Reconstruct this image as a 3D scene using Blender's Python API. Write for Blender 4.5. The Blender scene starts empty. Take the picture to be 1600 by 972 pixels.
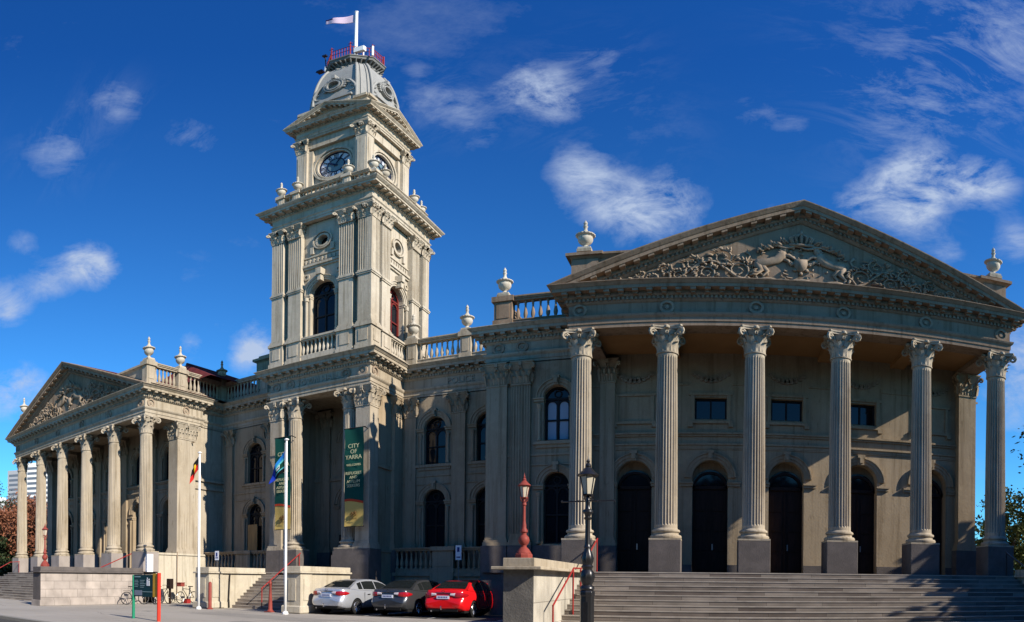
import bpy, math, random
from math import sin, cos, tan, pi, sqrt, radians as R
from mathutils import Vector, Matrix
rnd = random.Random(7)
SC = bpy.context.scene
COL = SC.collection

# ------------------------------------------------------------------ camera, sky, sun, exposure
cd = bpy.data.cameras.new('camera'); cam = bpy.data.objects.new('camera', cd); COL.objects.link(cam)
cd.type = 'PANO'
F = 970.1
for tgt in (cd, getattr(cd, 'cycles', None)):
    if tgt is None: continue
    try:
        tgt.panorama_type = 'EQUIRECTANGULAR'
        tgt.longitude_min = -800 / F; tgt.longitude_max = 800 / F
        tgt.latitude_min = -(972 - 908) / F; tgt.latitude_max = 908 / F
    except Exception: pass
cd.clip_end = 5000
EYE = Vector((0, 0, 1.45)); YAW = .3185; ROLL = -.009
cam.matrix_world = Matrix.Translation(EYE) @ Matrix.Rotation(YAW, 4, 'Z') @ Matrix.Rotation(pi / 2, 4, 'X') @ Matrix.Rotation(-ROLL, 4, 'Z')
SC.camera = cam

SUN_AZ = R(74.5); SUN_EL = math.atan(.62)          # azimuth measured from the facade normal towards +X
sdir = Vector((sin(SUN_AZ) * cos(SUN_EL), -cos(SUN_AZ) * cos(SUN_EL), sin(SUN_EL)))
sl = bpy.data.lights.new('sun', 'SUN'); sl.energy = 5.0; sl.angle = R(.5); sl.color = (1, .915, .795)
so = bpy.data.objects.new('sun', sl); COL.objects.link(so)
so.rotation_euler = sdir.to_track_quat('Z', 'Y').to_euler()

SC.view_settings.view_transform = 'Standard'; SC.view_settings.look = 'None'
SC.view_settings.exposure = .60; SC.view_settings.gamma = 1
SC.cycles.diffuse_bounces = 1; SC.cycles.glossy_bounces = 3

def dir_of(px, py):
    th = (px - 800) / F; ph = (908 - py) / F
    v = Vector((sin(th) * cos(ph), cos(th) * cos(ph), sin(ph)))
    x = v.x * cos(ROLL) + v.z * sin(ROLL); z = -v.x * sin(ROLL) + v.z * cos(ROLL); y = v.y
    return Vector((x * cos(YAW) - y * sin(YAW), x * sin(YAW) + y * cos(YAW), z))

def make_world():
    w = bpy.data.worlds.new('World'); SC.world = w; w.use_nodes = True
    nt = w.node_tree; N = nt.nodes; L = nt.links; N.clear()
    out = N.new('ShaderNodeOutputWorld'); bg = N.new('ShaderNodeBackground'); bg.inputs[1].default_value = .05
    sky = N.new('ShaderNodeTexSky'); sky.sky_type = 'NISHITA'; sky.sun_disc = False
    sky.sun_elevation = SUN_EL; sky.sun_rotation = math.atan2(sdir.x, sdir.y)
    sky.air_density = 1.0; sky.dust_density = .15; sky.ozone_density = 4.5; sky.altitude = 300
    hue = N.new('ShaderNodeMix'); hue.data_type = 'RGBA'; hue.blend_type = 'MULTIPLY'; hue.inputs[0].default_value = 1
    hue.inputs[7].default_value = (.38, 1.16, 1.72, 1)
    L.new(sky.outputs[0], hue.inputs[6])
    tc = N.new('ShaderNodeTexCoord')
    nrm = N.new('ShaderNodeVectorMath'); nrm.operation = 'NORMALIZE'; L.new(tc.outputs['Generated'], nrm.inputs[0])
    sz = N.new('ShaderNodeSeparateXYZ'); L.new(nrm.outputs[0], sz.inputs[0])
    gr = N.new('ShaderNodeMapRange'); gr.inputs['From Min'].default_value = .0; gr.inputs['From Max'].default_value = .75; gr.inputs['To Min'].default_value = 1; gr.inputs['To Max'].default_value = 0; L.new(sz.outputs[2], gr.inputs['Value'])
    tint = N.new('ShaderNodeMix'); tint.data_type = 'RGBA'; L.new(gr.outputs[0], tint.inputs[0]); tint.inputs[6].default_value = (.24, 1.16, 2.35, 1); tint.inputs[7].default_value = (.95, 2.30, 2.75, 1); L.new(tint.outputs[2], hue.inputs[7])
    def math_(op, a, b=None, c=None, clamp=False):
        n = N.new('ShaderNodeMath'); n.operation = op; n.use_clamp = clamp
        for i, v in enumerate((a, b, c)):
            if v is None: continue
            if isinstance(v, (int, float)): n.inputs[i].default_value = v
            else: L.new(v, n.inputs[i])
        return n.outputs[0]
    # cloud banks: soft lobes at set directions in the sky, torn by noise
    lobes = [(845, 135, .032, 1.0), (875, 165, .026, .6), (905, 262, .030, .7), (1035, 322, .042, 1.3), (930, 300, .040, .85), (808, 140, .022, .5), (975, 345, .03, .5), 
             (1452, 268, .036, 1.45), (1405, 298, .036, 1.35), (1335, 322, .026, .7), (1430, 335, .035, .8), (1545, 288, .030, 1.2), (1500, 290, .02, .5), (1590, 375, .028, .7), (1540, 55, .04, .25), (1590, 140, .04, .40),
             (1390, 182, .028, .45), (1595, 30, .04, .3), (1590, 560, .05, .8), (1480, 395, .025, .4), (130, 412, .028, 1.2), (165, 420, .022, .7), (75, 440, .024, .75), (8, 475, .028, 1.1),
             (404, 540, .030, 1.0), (380, 560, .018, .6), (300, 535, .016, .55), (15, 610, .038, .85), (45, 600, .026, .5), (90, 235, .040, .50), (180, 160, .030, .48),
             (660, 160, .030, .38), (1180, 175, .03, .30), (940, 95, .026, .40), (300, 215, .030, .42), (1240, 195, .022, .3), (745, 205, .028, .42), (725, 160, .025, .38),
             (35, 382, .020, .42), (430, 180, .022, .30), (1210, 330, .02, .3), (1590, 640, .04, .5), (650, 110, .02, .25)]
    acc = None
    for px, py, rad, amp in lobes:
        d = dir_of(px, py)
        dt = N.new('ShaderNodeVectorMath'); dt.operation = 'DOT_PRODUCT'; L.new(nrm.outputs[0], dt.inputs[0]); dt.inputs[1].default_value = d
        k = math_('SUBTRACT', dt.outputs['Value'], 1.0)
        k = math_('MULTIPLY', k, 1.45 / (rad * rad))
        k = math_('EXPONENT', k); k = math_('MULTIPLY', k, amp)
        acc = k if acc is None else math_('ADD', acc, k)
    acc = math_('MINIMUM', acc, 1.25)
    mp = N.new('ShaderNodeMapping'); mp.inputs['Scale'].default_value = (1, 1, 1.8); mp.inputs['Rotation'].default_value = (.2, .5, .3)
    L.new(nrm.outputs[0], mp.inputs[0])
    n1 = N.new('ShaderNodeTexNoise'); n1.inputs['Scale'].default_value = 12; n1.inputs['Detail'].default_value = 13; n1.inputs['Roughness'].default_value = .66; n1.inputs['Distortion'].default_value = .35
    L.new(mp.outputs[0], n1.inputs['Vector'])
    n = math_('MULTIPLY_ADD', n1.outputs['Fac'], 4.6, -1.85)
    m = math_('MULTIPLY', acc, n)
    m = math_('MULTIPLY_ADD', acc, .42, math_('MULTIPLY_ADD', m, 1.0, -.20))
    ramp = N.new('ShaderNodeMapRange'); ramp.inputs['From Min'].default_value = .0; ramp.inputs['From Max'].default_value = 1.25; ramp.inputs['To Max'].default_value = .90
    L.new(m, ramp.inputs['Value'])
    n2 = N.new('ShaderNodeTexNoise'); n2.inputs['Scale'].default_value = 2.2; n2.inputs['Detail'].default_value = 8; n2.inputs['Roughness'].default_value = .7
    L.new(mp.outputs[0], n2.inputs['Vector'])
    wisp = math_('MULTIPLY', math_('SUBTRACT', n2.outputs['Fac'], .58, clamp=True), 1.1)
    mp3 = N.new('ShaderNodeMapping'); mp3.inputs['Rotation'].default_value = (.5, .3, .9); mp3.inputs['Scale'].default_value = (1, 3.2, 1.2); L.new(nrm.outputs[0], mp3.inputs[0])
    n3 = N.new('ShaderNodeTexNoise'); n3.inputs['Scale'].default_value = 7; n3.inputs['Detail'].default_value = 12; n3.inputs['Roughness'].default_value = .72; n3.inputs['Distortion'].default_value = .6; L.new(mp3.outputs[0], n3.inputs['Vector'])
    veil = None
    for px, py, rad, amp in ((1560, 70, .11, 1.0), (1420, 170, .06, .6), (870, 150, .05, .4), (1010, 200, .05, .25), (90, 235, .04, .35), (180, 160, .03, .35), (1400, 330, .06, .3), (690, 160, .05, .35), (1590, 570, .05, .5), (940, 95, .04, .3)):
        dt = N.new('ShaderNodeVectorMath'); dt.operation = 'DOT_PRODUCT'; L.new(nrm.outputs[0], dt.inputs[0]); dt.inputs[1].default_value = dir_of(px, py)
        k = math_('MULTIPLY', math_('EXPONENT', math_('MULTIPLY', math_('SUBTRACT', dt.outputs['Value'], 1.0), 1.2 / (rad * rad))), amp); veil = k if veil is None else math_('ADD', veil, k)
    cir = math_('MULTIPLY', veil, math_('MULTIPLY', math_('SUBTRACT', n3.outputs['Fac'], .475, clamp=True), 1.9))
    fac = math_('MINIMUM', math_('ADD', math_('MAXIMUM', ramp.outputs[0], wisp), cir), .92)
    mix = N.new('ShaderNodeMix'); mix.data_type = 'RGBA'
    L.new(fac, mix.inputs[0]); L.new(hue.outputs[2], mix.inputs[6]); mix.inputs[7].default_value = (6.6, 7.9, 10.4, 1)
    L.new(mix.outputs[2], bg.inputs[0]); L.new(bg.outputs[0], out.inputs[0])
make_world()

# ------------------------------------------------------------------ mesh builder
class MB:
    def __init__(s, xf=None): s.v = []; s.f = []; s.xf = xf; s.uvs = None
    def P(s, *p):
        p = p[0] if len(p) == 1 else p
        s.v.append(tuple(s.xf(*p)) if s.xf else tuple(p)); return len(s.v) - 1
    def quad(s, a, b, c, d): i = [s.P(*p) for p in (a, b, c, d)]; s.f.append(i)
    def poly(s, pts): s.f.append([s.P(*p) for p in pts])
    def box(s, x0, x1, y0, y1, z0, z1):
        i = [s.P(x, y, z) for x in (x0, x1) for y in (y0, y1) for z in (z0, z1)]
        for q in ((0, 1, 3, 2), (4, 6, 7, 5), (0, 4, 5, 1), (2, 3, 7, 6), (0, 2, 6, 4), (1, 5, 7, 3)): s.f.append([i[k] for k in q])
        return s
    def frustum(s, x0, x1, y0, y1, z0, z1, e):      # box whose top is grown by e on each side
        i = [s.P(*p) for p in ((x0, y0, z0), (x0 - e, y0 - e, z1), (x0, y1, z0), (x0 - e, y1 + e, z1), (x1, y0, z0), (x1 + e, y0 - e, z1), (x1, y1, z0), (x1 + e, y1 + e, z1))]
        for q in ((0, 1, 3, 2), (4, 6, 7, 5), (0, 4, 5, 1), (2, 3, 7, 6), (0, 2, 6, 4), (1, 5, 7, 3)): s.f.append([i[k] for k in q])
        return s
    def lathe(s, prof, cx=0, cy=0, n=24, mod=None, cap=True, z=0):
        rings = []
        for (r, h) in prof:
            ring = []
            for k in range(n):
                a = 2 * pi * k / n; rr = r * (mod(a, h) if mod else 1)
                ring.append(s.P(cx + rr * cos(a), cy + rr * sin(a), z + h))
            rings.append(ring)
        for a, b in zip(rings, rings[1:]):
            for k in range(n): s.f.append([a[k], a[(k + 1) % n], b[(k + 1) % n], b[k]])
        if cap: s.f.append(rings[0][::-1]); s.f.append(rings[-1])
        return s
    def tube(s, pts, r, n=6, cap=True, closed=False):
        pts = [Vector(p) for p in pts]; rad = r if hasattr(r, '__len__') else [r] * len(pts); rings = []
        up = Vector((0, 0, 1)); m = len(pts)
        for i, p in enumerate(pts):
            if closed: t = pts[(i + 1) % m] - pts[i - 1]
            else: t = (pts[min(i + 1, m - 1)] - pts[max(i - 1, 0)])
            t = t.normalized() if t.length > 1e-9 else Vector((0, 0, 1))
            if i == 0: a = t.cross(up); a = a if a.length > .1 else t.cross(Vector((1, 0, 0)))
            else: a = a - t * a.dot(t)
            a.normalize(); b = t.cross(a)
            rings.append([s.P(*(p + a * (rad[i] * cos(2 * pi * k / n)) + b * (rad[i] * sin(2 * pi * k / n)))) for k in range(n)])
        prs = list(zip(rings, rings[1:])) + ([(rings[-1], rings[0])] if closed else [])
        for A, B in prs:
            for k in range(n): s.f.append([A[k], A[(k + 1) % n], B[(k + 1) % n], B[k]])
        if cap and not closed: s.f.append(rings[0][::-1]); s.f.append(rings[-1])
        return s
    def sweep(s, path, prof, closed_prof=True, closed=False, caps=True, segs=None):
        m = len(path); nrm = []
        for i in range(m - (0 if closed else 1)):
            a = path[i]; b = path[(i + 1) % m]; d = Vector((b[0] - a[0], b[1] - a[1])).normalized(); nrm.append(Vector((d.y, -d.x)))
        rings = []
        for i, p in enumerate(path):
            if closed: n1, n2 = nrm[i - 1], nrm[i]
            else: n1 = nrm[max(i - 1, 0)]; n2 = nrm[min(i, m - 2)]
            mt = (n1 + n2) / (1 + n1.dot(n2))
            rings.append([s.P(p[0] + mt.x * o, p[1] + mt.y * o, z) for (o, z) in prof])
        K = len(prof); prs = list(zip(rings, rings[1:])) + ([(rings[-1], rings[0])] if closed else [])
        if segs: prs = prs[segs[0]:segs[1]]; caps = False
        for A, B in prs:
            for k in range(K if closed_prof else K - 1): s.f.append([A[k], B[k], B[(k + 1) % K], A[(k + 1) % K]])
        if caps and not closed and closed_prof: s.f.append(rings[0]); s.f.append(rings[-1][::-1])
        return s
    def blocks(s, path, step, w, o0, o1, z0, z1, inset=.0, closed=False, segs=None):
        m = len(path)
        for i in (range(*segs) if segs else range(m if closed else m - 1)):
            a = Vector(path[i]); b = Vector(path[(i + 1) % m]); L = (b - a).length; d = (b - a) / L; n = Vector((d.y, -d.x))
            # extend over convex corners, shorten at concave ones
            def turn(j):
                if not closed and (j == 0 or j == m - 1): return 0
                p, q, r_ = Vector(path[j - 1]), Vector(path[j]), Vector(path[(j + 1) % m]); c = (q - p).cross(r_ - q) if hasattr(Vector, 'cross2') else (q - p).x * (r_ - q).y - (q - p).y * (r_ - q).x
                return 1 if c > 0 else -1
            lo = -turn(i) * 0 ; t0 = (-o0 if turn(i) > 0 else o1) + inset; t1 = L - ((-o0 if turn((i + 1) % m if closed else i + 1) > 0 else o1) + inset)
            if turn(i) == 0: t0 = inset
            if turn((i + 1) % m if closed else i + 1) == 0: t1 = L - inset
            if t1 - t0 < w: continue
            cnt = max(1, int(round((t1 - t0 - w) / step))); st = (t1 - t0 - w) / cnt
            for k in range(cnt + 1):
                c = a + d * (t0 + k * st)
                P0 = [c + n * o0, c + n * o1, c + d * w + n * o1, c + d * w + n * o0]
                i0 = [s.P(p.x, p.y, z0) for p in P0]; i1 = [s.P(p.x, p.y, z1) for p in P0]
                s.f += [i0[::-1], i1] + [[i0[k2], i0[(k2 + 1) % 4], i1[(k2 + 1) % 4], i1[k2]] for k2 in range(4)]
        return s
    def merge(s, o, M=None):
        k = len(s.v); 
        for p in o.v:
            q = (M @ Vector(p)) if M else p; s.P(*q)
        s.f += [[i + k for i in f] for f in o.f]; return s
WP = {}
def wp(o): return WP.get(o.name, Vector((0, 0, 0)))
def tag(o, label=None, cat=None, group=None, kind=None):
    if label: o['label'] = label
    if cat: o['category'] = cat
    if group: o['group'] = group
    if kind: o['kind'] = kind
    return o
def thing(name, label, cat, loc=(0, 0, 0), group=None, rz=0):
    o = bpy.data.objects.new(name, None); COL.objects.link(o); o.location = loc; o.rotation_euler = (0, 0, rz); o.empty_display_size = .3
    WP[o.name] = Vector(loc); return tag(o, label, cat, group)
def fixn(me):
    import bmesh
    bm = bmesh.new(); bm.from_mesh(me); bmesh.ops.remove_doubles(bm, verts=bm.verts, dist=1e-5)
    bmesh.ops.recalc_face_normals(bm, faces=bm.faces); bmesh.ops.delete(bm, geom=[v for v in bm.verts if not v.link_faces], context='VERTS'); bm.to_mesh(me); bm.free()
def obj(name, mb, mat, parent=None, origin=None, smooth=False, bevel=0, local=False, fix=True):
    """link one mesh object. mb verts are world coordinates unless local"""
    if origin is None:
        if local: origin = Vector((0, 0, 0))
        else:
            xs = [v[0] for v in mb.v]; ys = [v[1] for v in mb.v]; zs = [v[2] for v in mb.v]
            origin = Vector(((min(xs) + max(xs)) / 2, (min(ys) + max(ys)) / 2, min(zs)))
    origin = Vector(origin); me = bpy.data.meshes.new(name)
    if local: me.from_pydata(mb.v, [], mb.f)
    else: me.from_pydata([(v[0] - origin.x, v[1] - origin.y, v[2] - origin.z) for v in mb.v], [], mb.f)
    if fix: fixn(me)
    me.materials.append(mat)
    o = bpy.data.objects.new(name, me); COL.objects.link(o)
    if local: o.location = origin
    else: o.location = origin - (wp(parent) if parent else Vector((0, 0, 0))); WP[o.name] = origin
    if parent: o.parent = parent
    if smooth:
        me.polygons.foreach_set('use_smooth', [True] * len(me.polygons))
        if smooth != 'all':
            try: me.set_sharp_from_angle(angle=R(38))
            except Exception: pass
    if bevel:
        b = o.modifiers.new('bevel', 'BEVEL'); b.width = bevel; b.segments = 1; b.limit_method = 'ANGLE'
    return o
def copy_tree(o, parent=None, loc=None, rz=None, sc=None):
    c = o.copy(); COL.objects.link(c)
    if parent is not None: c.parent = parent
    if loc is not None: c.location = loc
    if rz is not None: c.rotation_euler = (0, 0, rz)
    if sc is not None: c.scale = sc
    WP[c.name] = Vector(c.location) if parent is None else wp(parent) + Vector(c.location)
    for ch in list(o.children):
        copy_tree(ch, c)
    return c
def place(o, parent, wloc, rz=None, sc=None, src=None): # copy at a world position
    return copy_tree(o, parent, Vector(wloc) - (wp(parent) if parent else Vector((0, 0, 0))), rz, sc)
def text_mb(txt, size, depth=.02, align='CENTER'):
    cu = bpy.data.curves.new('t', 'FONT'); cu.body = txt; cu.size = size; cu.extrude = depth / 2; cu.align_x = align; cu.resolution_u = 3
    o = bpy.data.objects.new('t', cu); COL.objects.link(o); dg = bpy.context.evaluated_depsgraph_get(); dg.update()
    me = bpy.data.meshes.new_from_object(o.evaluated_get(dg)); mb = MB()
    mb.v = [tuple(v.co) for v in me.vertices]; mb.f = [list(p.vertices) for p in me.polygons]
    bpy.data.objects.remove(o); bpy.data.curves.remove(cu); bpy.data.meshes.remove(me); return mb

# ------------------------------------------------------------------ materials
def mat(name, base, rough=.8, metal=0, noise=None, bump=0, bscale=8, spec=.12, coat=0):
    """noise = list of (colour, scale, (sx,sy,sz), lo, hi, amount)"""
    m = bpy.data.materials.new(name); m.use_nodes = True; N = m.node_tree.nodes; L = m.node_tree.links
    b = N['Principled BSDF']; b.inputs['Base Color'].default_value = (*base, 1); b.inputs['Roughness'].default_value = rough
    b.inputs['Metallic'].default_value = metal; b.inputs['Specular IOR Level'].default_value = spec
    if coat: b.inputs['Coat Weight'].default_value = coat; b.inputs['Coat Roughness'].default_value = .05
    geo = None
    def coords():
        g = N.new('ShaderNodeNewGeometry'); return g.outputs['Position']
    cur = None
    for c, sc, st, lo, hi, am in (noise or []):
        if geo is None: geo = coords()
        mp = N.new('ShaderNodeMapping'); mp.inputs['Scale'].default_value = st; L.new(geo, mp.inputs[0])
        t = N.new('ShaderNodeTexNoise'); t.inputs['Scale'].default_value = sc; t.inputs['Detail'].default_value = 6; t.inputs['Roughness'].default_value = .6; L.new(mp.outputs[0], t.inputs[0])
        r = N.new('ShaderNodeMapRange'); r.inputs['From Min'].default_value = lo; r.inputs['From Max'].default_value = hi; r.inputs['To Max'].default_value = am; L.new(t.outputs['Fac'], r.inputs['Value'])
        x = N.new('ShaderNodeMix'); x.data_type = 'RGBA'; L.new(r.outputs[0], x.inputs[0])
        if cur is None: x.inputs[6].default_value = (*base, 1)
        else: L.new(cur, x.inputs[6])
        x.inputs[7].default_value = (*c, 1); cur = x.outputs[2]
    if cur is not None: L.new(cur, b.inputs['Base Color'])
    if bump:
        if geo is None: geo = coords()
        t = N.new('ShaderNodeTexNoise'); t.inputs['Scale'].default_value = bscale; t.inputs['Detail'].default_value = 8; L.new(geo, t.inputs[0])
        bp = N.new('ShaderNodeBump'); bp.inputs['Strength'].default_value = bump; bp.inputs['Distance'].default_value = .02; L.new(t.outputs['Fac'], bp.inputs['Height']); L.new(bp.outputs[0], b.inputs['Normal'])
    return m
def brick(m, w, h, mortar, c1, c2, cm, axis, bumpd=.01, msize=.012, blotch=None):
    """block courses mixed into the base colour and bump; axis 'x' = laid along world x, 'y' along world y"""
    N = m.node_tree.nodes; L = m.node_tree.links; b = N['Principled BSDF']
    g = N.new('ShaderNodeNewGeometry'); sp = N.new('ShaderNodeSeparateXYZ'); L.new(g.outputs['Position'], sp.inputs[0]); cb = N.new('ShaderNodeCombineXYZ')
    ad = N.new('ShaderNodeMath'); ad.operation = 'ADD'; L.new(sp.outputs[0], ad.inputs[0]); L.new(sp.outputs[1], ad.inputs[1])
    L.new({'x': sp.outputs[0], 'y': sp.outputs[1], 'xy': ad.outputs[0]}[axis], cb.inputs[0]); L.new(sp.outputs[2], cb.inputs[1])
    t = N.new('ShaderNodeTexBrick'); t.inputs['Scale'].default_value = 1; t.inputs['Brick Width'].default_value = w; t.inputs['Row Height'].default_value = h; t.inputs['Mortar Size'].default_value = msize
    t.inputs['Color1'].default_value = (*c1, 1); t.inputs['Color2'].default_value = (*c2, 1); t.inputs['Mortar'].default_value = (*cm, 1); L.new(cb.outputs[0], t.inputs[0])
    n = N.new('ShaderNodeTexNoise'); n.inputs['Scale'].default_value = 1.3; n.inputs['Detail'].default_value = 8; L.new(g.outputs['Position'], n.inputs[0])
    r = N.new('ShaderNodeMapRange'); r.inputs['From Min'].default_value = .3; r.inputs['From Max'].default_value = .75; r.inputs['To Min'].default_value = 1.15; r.inputs['To Max'].default_value = .62; L.new(n.outputs['Fac'], r.inputs['Value'])
    mx = N.new('ShaderNodeVectorMath'); mx.operation = 'SCALE'; L.new(t.outputs['Color'], mx.inputs[0]); L.new(r.outputs[0], mx.inputs['Scale']); L.new(mx.outputs[0], b.inputs['Base Color'])
    bp = N.new('ShaderNodeBump'); bp.inputs['Strength'].default_value = .5; bp.inputs['Distance'].default_value = bumpd; bp.invert = True; L.new(t.outputs['Fac'], bp.inputs['Height']); L.new(bp.outputs[0], b.inputs['Normal'])
    return m
GR = (.16, .14, .11)
M = {}
def st(name, c, dark=.6, warm=1):
    f = lambda r, g, b: (c[0] * r, c[1] * g, c[2] * b)
    return mat(name, c, .9, noise=[(f(.74, .70, .64), .45, (1, 1, .7), .40, .66, .8), (f(1.14, 1.12, 1.06), 2.6, (1, 1, 1), .5, .72, .6),
               (f(.52, .49, .44), 1.5, (3.4, 3.4, .16), .50, .70, dark), (f(.34, .31, .27), 4.5, (1.8, 1.8, .35), .60, .78, dark), (f(.60, .57, .52), 22, (1, 1, 1), .56, .74, .5)], bump=.35, bscale=11, spec=0)
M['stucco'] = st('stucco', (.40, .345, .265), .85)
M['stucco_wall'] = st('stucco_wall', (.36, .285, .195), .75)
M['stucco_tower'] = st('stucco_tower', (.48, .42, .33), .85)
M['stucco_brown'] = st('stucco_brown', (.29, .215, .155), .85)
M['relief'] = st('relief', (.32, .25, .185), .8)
M['urn'] = st('urn', (.50, .46, .385), .5)
M['bluestone'] = mat('bluestone', (.105, .092, .085), .85, noise=[((.15, .13, .12), 2.5, (1, 1, 1), .4, .7, .8), ((.08, .075, .075), 14, (1, 1, 1), .5, .8, .7)], bump=.5, bscale=25)
M['pedestal_pale'] = mat('pedestal_pale', (.33, .29, .26), .85, noise=[((.24, .21, .19), 2, (1, 1, .5), .4, .7, .8)], bump=.3, bscale=20)
M['granite'] = brick(mat('granite_wall', (.3, .27, .24), .9), .95, .42, .01, (.42, .365, .32), (.35, .305, .27), (.24, .21, .185), 'y')
M['greywall'] = brick(mat('rough_block_wall', (.3, .27, .24), .9), .8, .9, .01, (.46, .42, .35), (.40, .365, .30), (.26, .235, .195), 'y')
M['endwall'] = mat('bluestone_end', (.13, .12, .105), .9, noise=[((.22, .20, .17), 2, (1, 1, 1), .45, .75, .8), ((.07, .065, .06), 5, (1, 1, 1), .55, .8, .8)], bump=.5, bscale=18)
M['cream'] = st('cream_wall', (.50, .45, .355), .6)
M['step'] = brick(mat('stone_step', (.2, .17, .15), .85), 1.75, .15, .01, (.165, .132, .108), (.37, .315, .255), (.08, .066, .055), 'x', .004, .006)
M['sunlit_tread'] = mat('sunlit_tread', (.40, .35, .29), .8, noise=[((.25, .22, .19), 3, (1, 1, 1), .4, .7, .7)])  # paler than the step stone: the sun on the treads put into the colour
M['ceiling'] = mat('ceiling_paint', (.36, .20, .085), .8, noise=[((.24, .13, .055), .8, (1, 1, 1), .35, .7, .6)])
M['glass'] = mat('window_glass', (.006, .008, .012), .05, spec=.35)
M['blind'] = mat('pale_blind', (.35, .40, .47), .5)
M['timber'] = mat('dark_timber', (.030, .018, .014), .5, noise=[((.016, .011, .009), 3, (4, 4, .5), .4, .6, .8)])
M['red_frame'] = mat('red_window_frame', (.15, .022, .018), .55)
M['dark_frame'] = mat('dark_frame', (.022, .020, .020), .6)
M['plywood'] = mat('plywood', (.42, .26, .11), .8, noise=[((.30, .18, .08), 2, (3, 3, .4), .4, .6, .8)])
M['roof'] = mat('red_roof', (.15, .03, .025), .7, noise=[((.07, .02, .018), 2, (1, 1, 1), .4, .7, .8)])
M['lead'] = mat('dome_lead', (.30, .292, .27), .6, noise=[((.25, .25, .235), 2.5, (1, 1, .3), .4, .7, .8), ((.14, .14, .13), 6, (1, 1, .3), .55, .8, .5)], bump=.1)
M['dial'] = mat('clock_dial', (.60, .62, .68), .4)
M['dial_in'] = mat('clock_centre', (.13, .20, .23), .4)
M['blue_black'] = mat('clock_ink', (.010, .016, .045), .5)
M['red'] = mat('red_iron', (.28, .026, .024), .45, noise=[((.24, .028, .025), 6, (1, 1, 1), .45, .7, .7)])
M['pink_red'] = mat('faded_red_iron', (.25, .055, .042), .5, noise=[((.18, .036, .03), 5, (1, 1, 1), .45, .7, .8)], bump=.1)
M['black'] = mat('black_iron', (.012, .012, .013), .32, spec=.5)
M['white'] = mat('white_metal', (.80, .80, .78), .4)
M['lampglass'] = mat('lamp_glass', (.52, .47, .36), .25)
M['ground'] = mat('footpath', (.34, .31, .27), .9, noise=[((.29, .265, .23), .35, (1, 1, 1), .4, .65, .8), ((.27, .25, .215), 2.6, (1, 1, 1), .55, .8, .6), ((.38, .35, .305), 9, (1, 1, 1), .5, .8, .4)], bump=.2, bscale=30)
M['asphalt'] = mat('asphalt', (.060, .057, .053), .9, noise=[((.085, .08, .073), .8, (1, 1, 1), .4, .7, .7), ((.06, .058, .055), 25, (1, 1, 1), .5, .8, .5)], bump=.4, bscale=60)
M['kerb'] = mat('kerb_stone', (.22, .21, .19), .85, bump=.3)
def solid(n, c, r=.6, **k): M[n] = mat(n, c, r, **k); return M[n]
solid('sign_teal', (.006, .035, .042), .4); solid('sign_grey', (.22, .25, .30)); solid('sign_line', (.35, .48, .48)); solid('sign_yellow', (.62, .34, .03), .5); solid('sign_white', (.75, .78, .8), .5)
solid('post_green', (.02, .22, .12), .45); solid('post_red', (.62, .05, .03), .45)
solid('ban_green', (.006, .055, .042), .8); solid('ban_gold', (.46, .33, .10), .8); solid('ban_red', (.42, .05, .02), .8); solid('ban_ink', (.55, .52, .30), .8); solid('ban_dark', (.10, .055, .02), .8)
solid('flag_blue', (.008, .030, .30), .75); solid('flag_sky', (.02, .20, .55), .75); solid('flag_teal', (.10, .50, .50), .75); solid('flag_green', (.01, .06, .035), .8); solid('flag_black', (.008, .008, .008), .8)
solid('flag_red', (.52, .02, .015), .75); solid('flag_yellow', (.75, .45, .02), .7); solid('flag_pale', (.60, .46, .56), .75); solid('flag_navy', (.02, .02, .08), .75)
solid('rubber', (.014, .014, .014), .8); solid('chrome', (.55, .55, .57), .12, metal=1); solid('alloy', (.50, .50, .52), .28, metal=.9)
solid('tail', (.33, .006, .010), .12, coat=1); solid('tail_clear', (.62, .55, .56), .12, coat=1); solid('plate', (.62, .66, .76), .5); solid('plate_ink', (.03, .05, .2), .5); solid('underbody', (.01, .01, .01), .8)
M['car_glass'] = mat('car_glass', (.012, .014, .014), .04, spec=.8)
M['silver'] = mat('silver_paint', (.50, .52, .56), .30, metal=.55, coat=.8); M['darkgrey'] = mat('charcoal_paint', (.060, .062, .066), .28, metal=.5, coat=.9); M['carred'] = mat('red_paint', (.60, .008, .010), .28, coat=.8)
solid('bark', (.07, .05, .035), .9, bump=.4); solid('ped_white', (.78, .80, .84), .5)
def leafm(n, c1, c2, c3):
    m = mat(n, c1, .7, noise=[(c2, .9, (1, 1, 1), .4, .62, 1), (c3, 5, (1, 1, 1), .5, .7, .8)]); b = m.node_tree.nodes['Principled BSDF']
    try: b.inputs['Subsurface Weight'].default_value = 0
    except Exception: pass
    M[n] = m
leafm('leaf_autumn', (.22, .085, .045), (.13, .05, .03), (.30, .13, .06)); leafm('leaf_dark', (.030, .045, .018), (.018, .028, .012), (.055, .07, .025)); leafm('leaf_olive', (.10, .115, .030), (.045, .060, .018), (.17, .165, .05))
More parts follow.
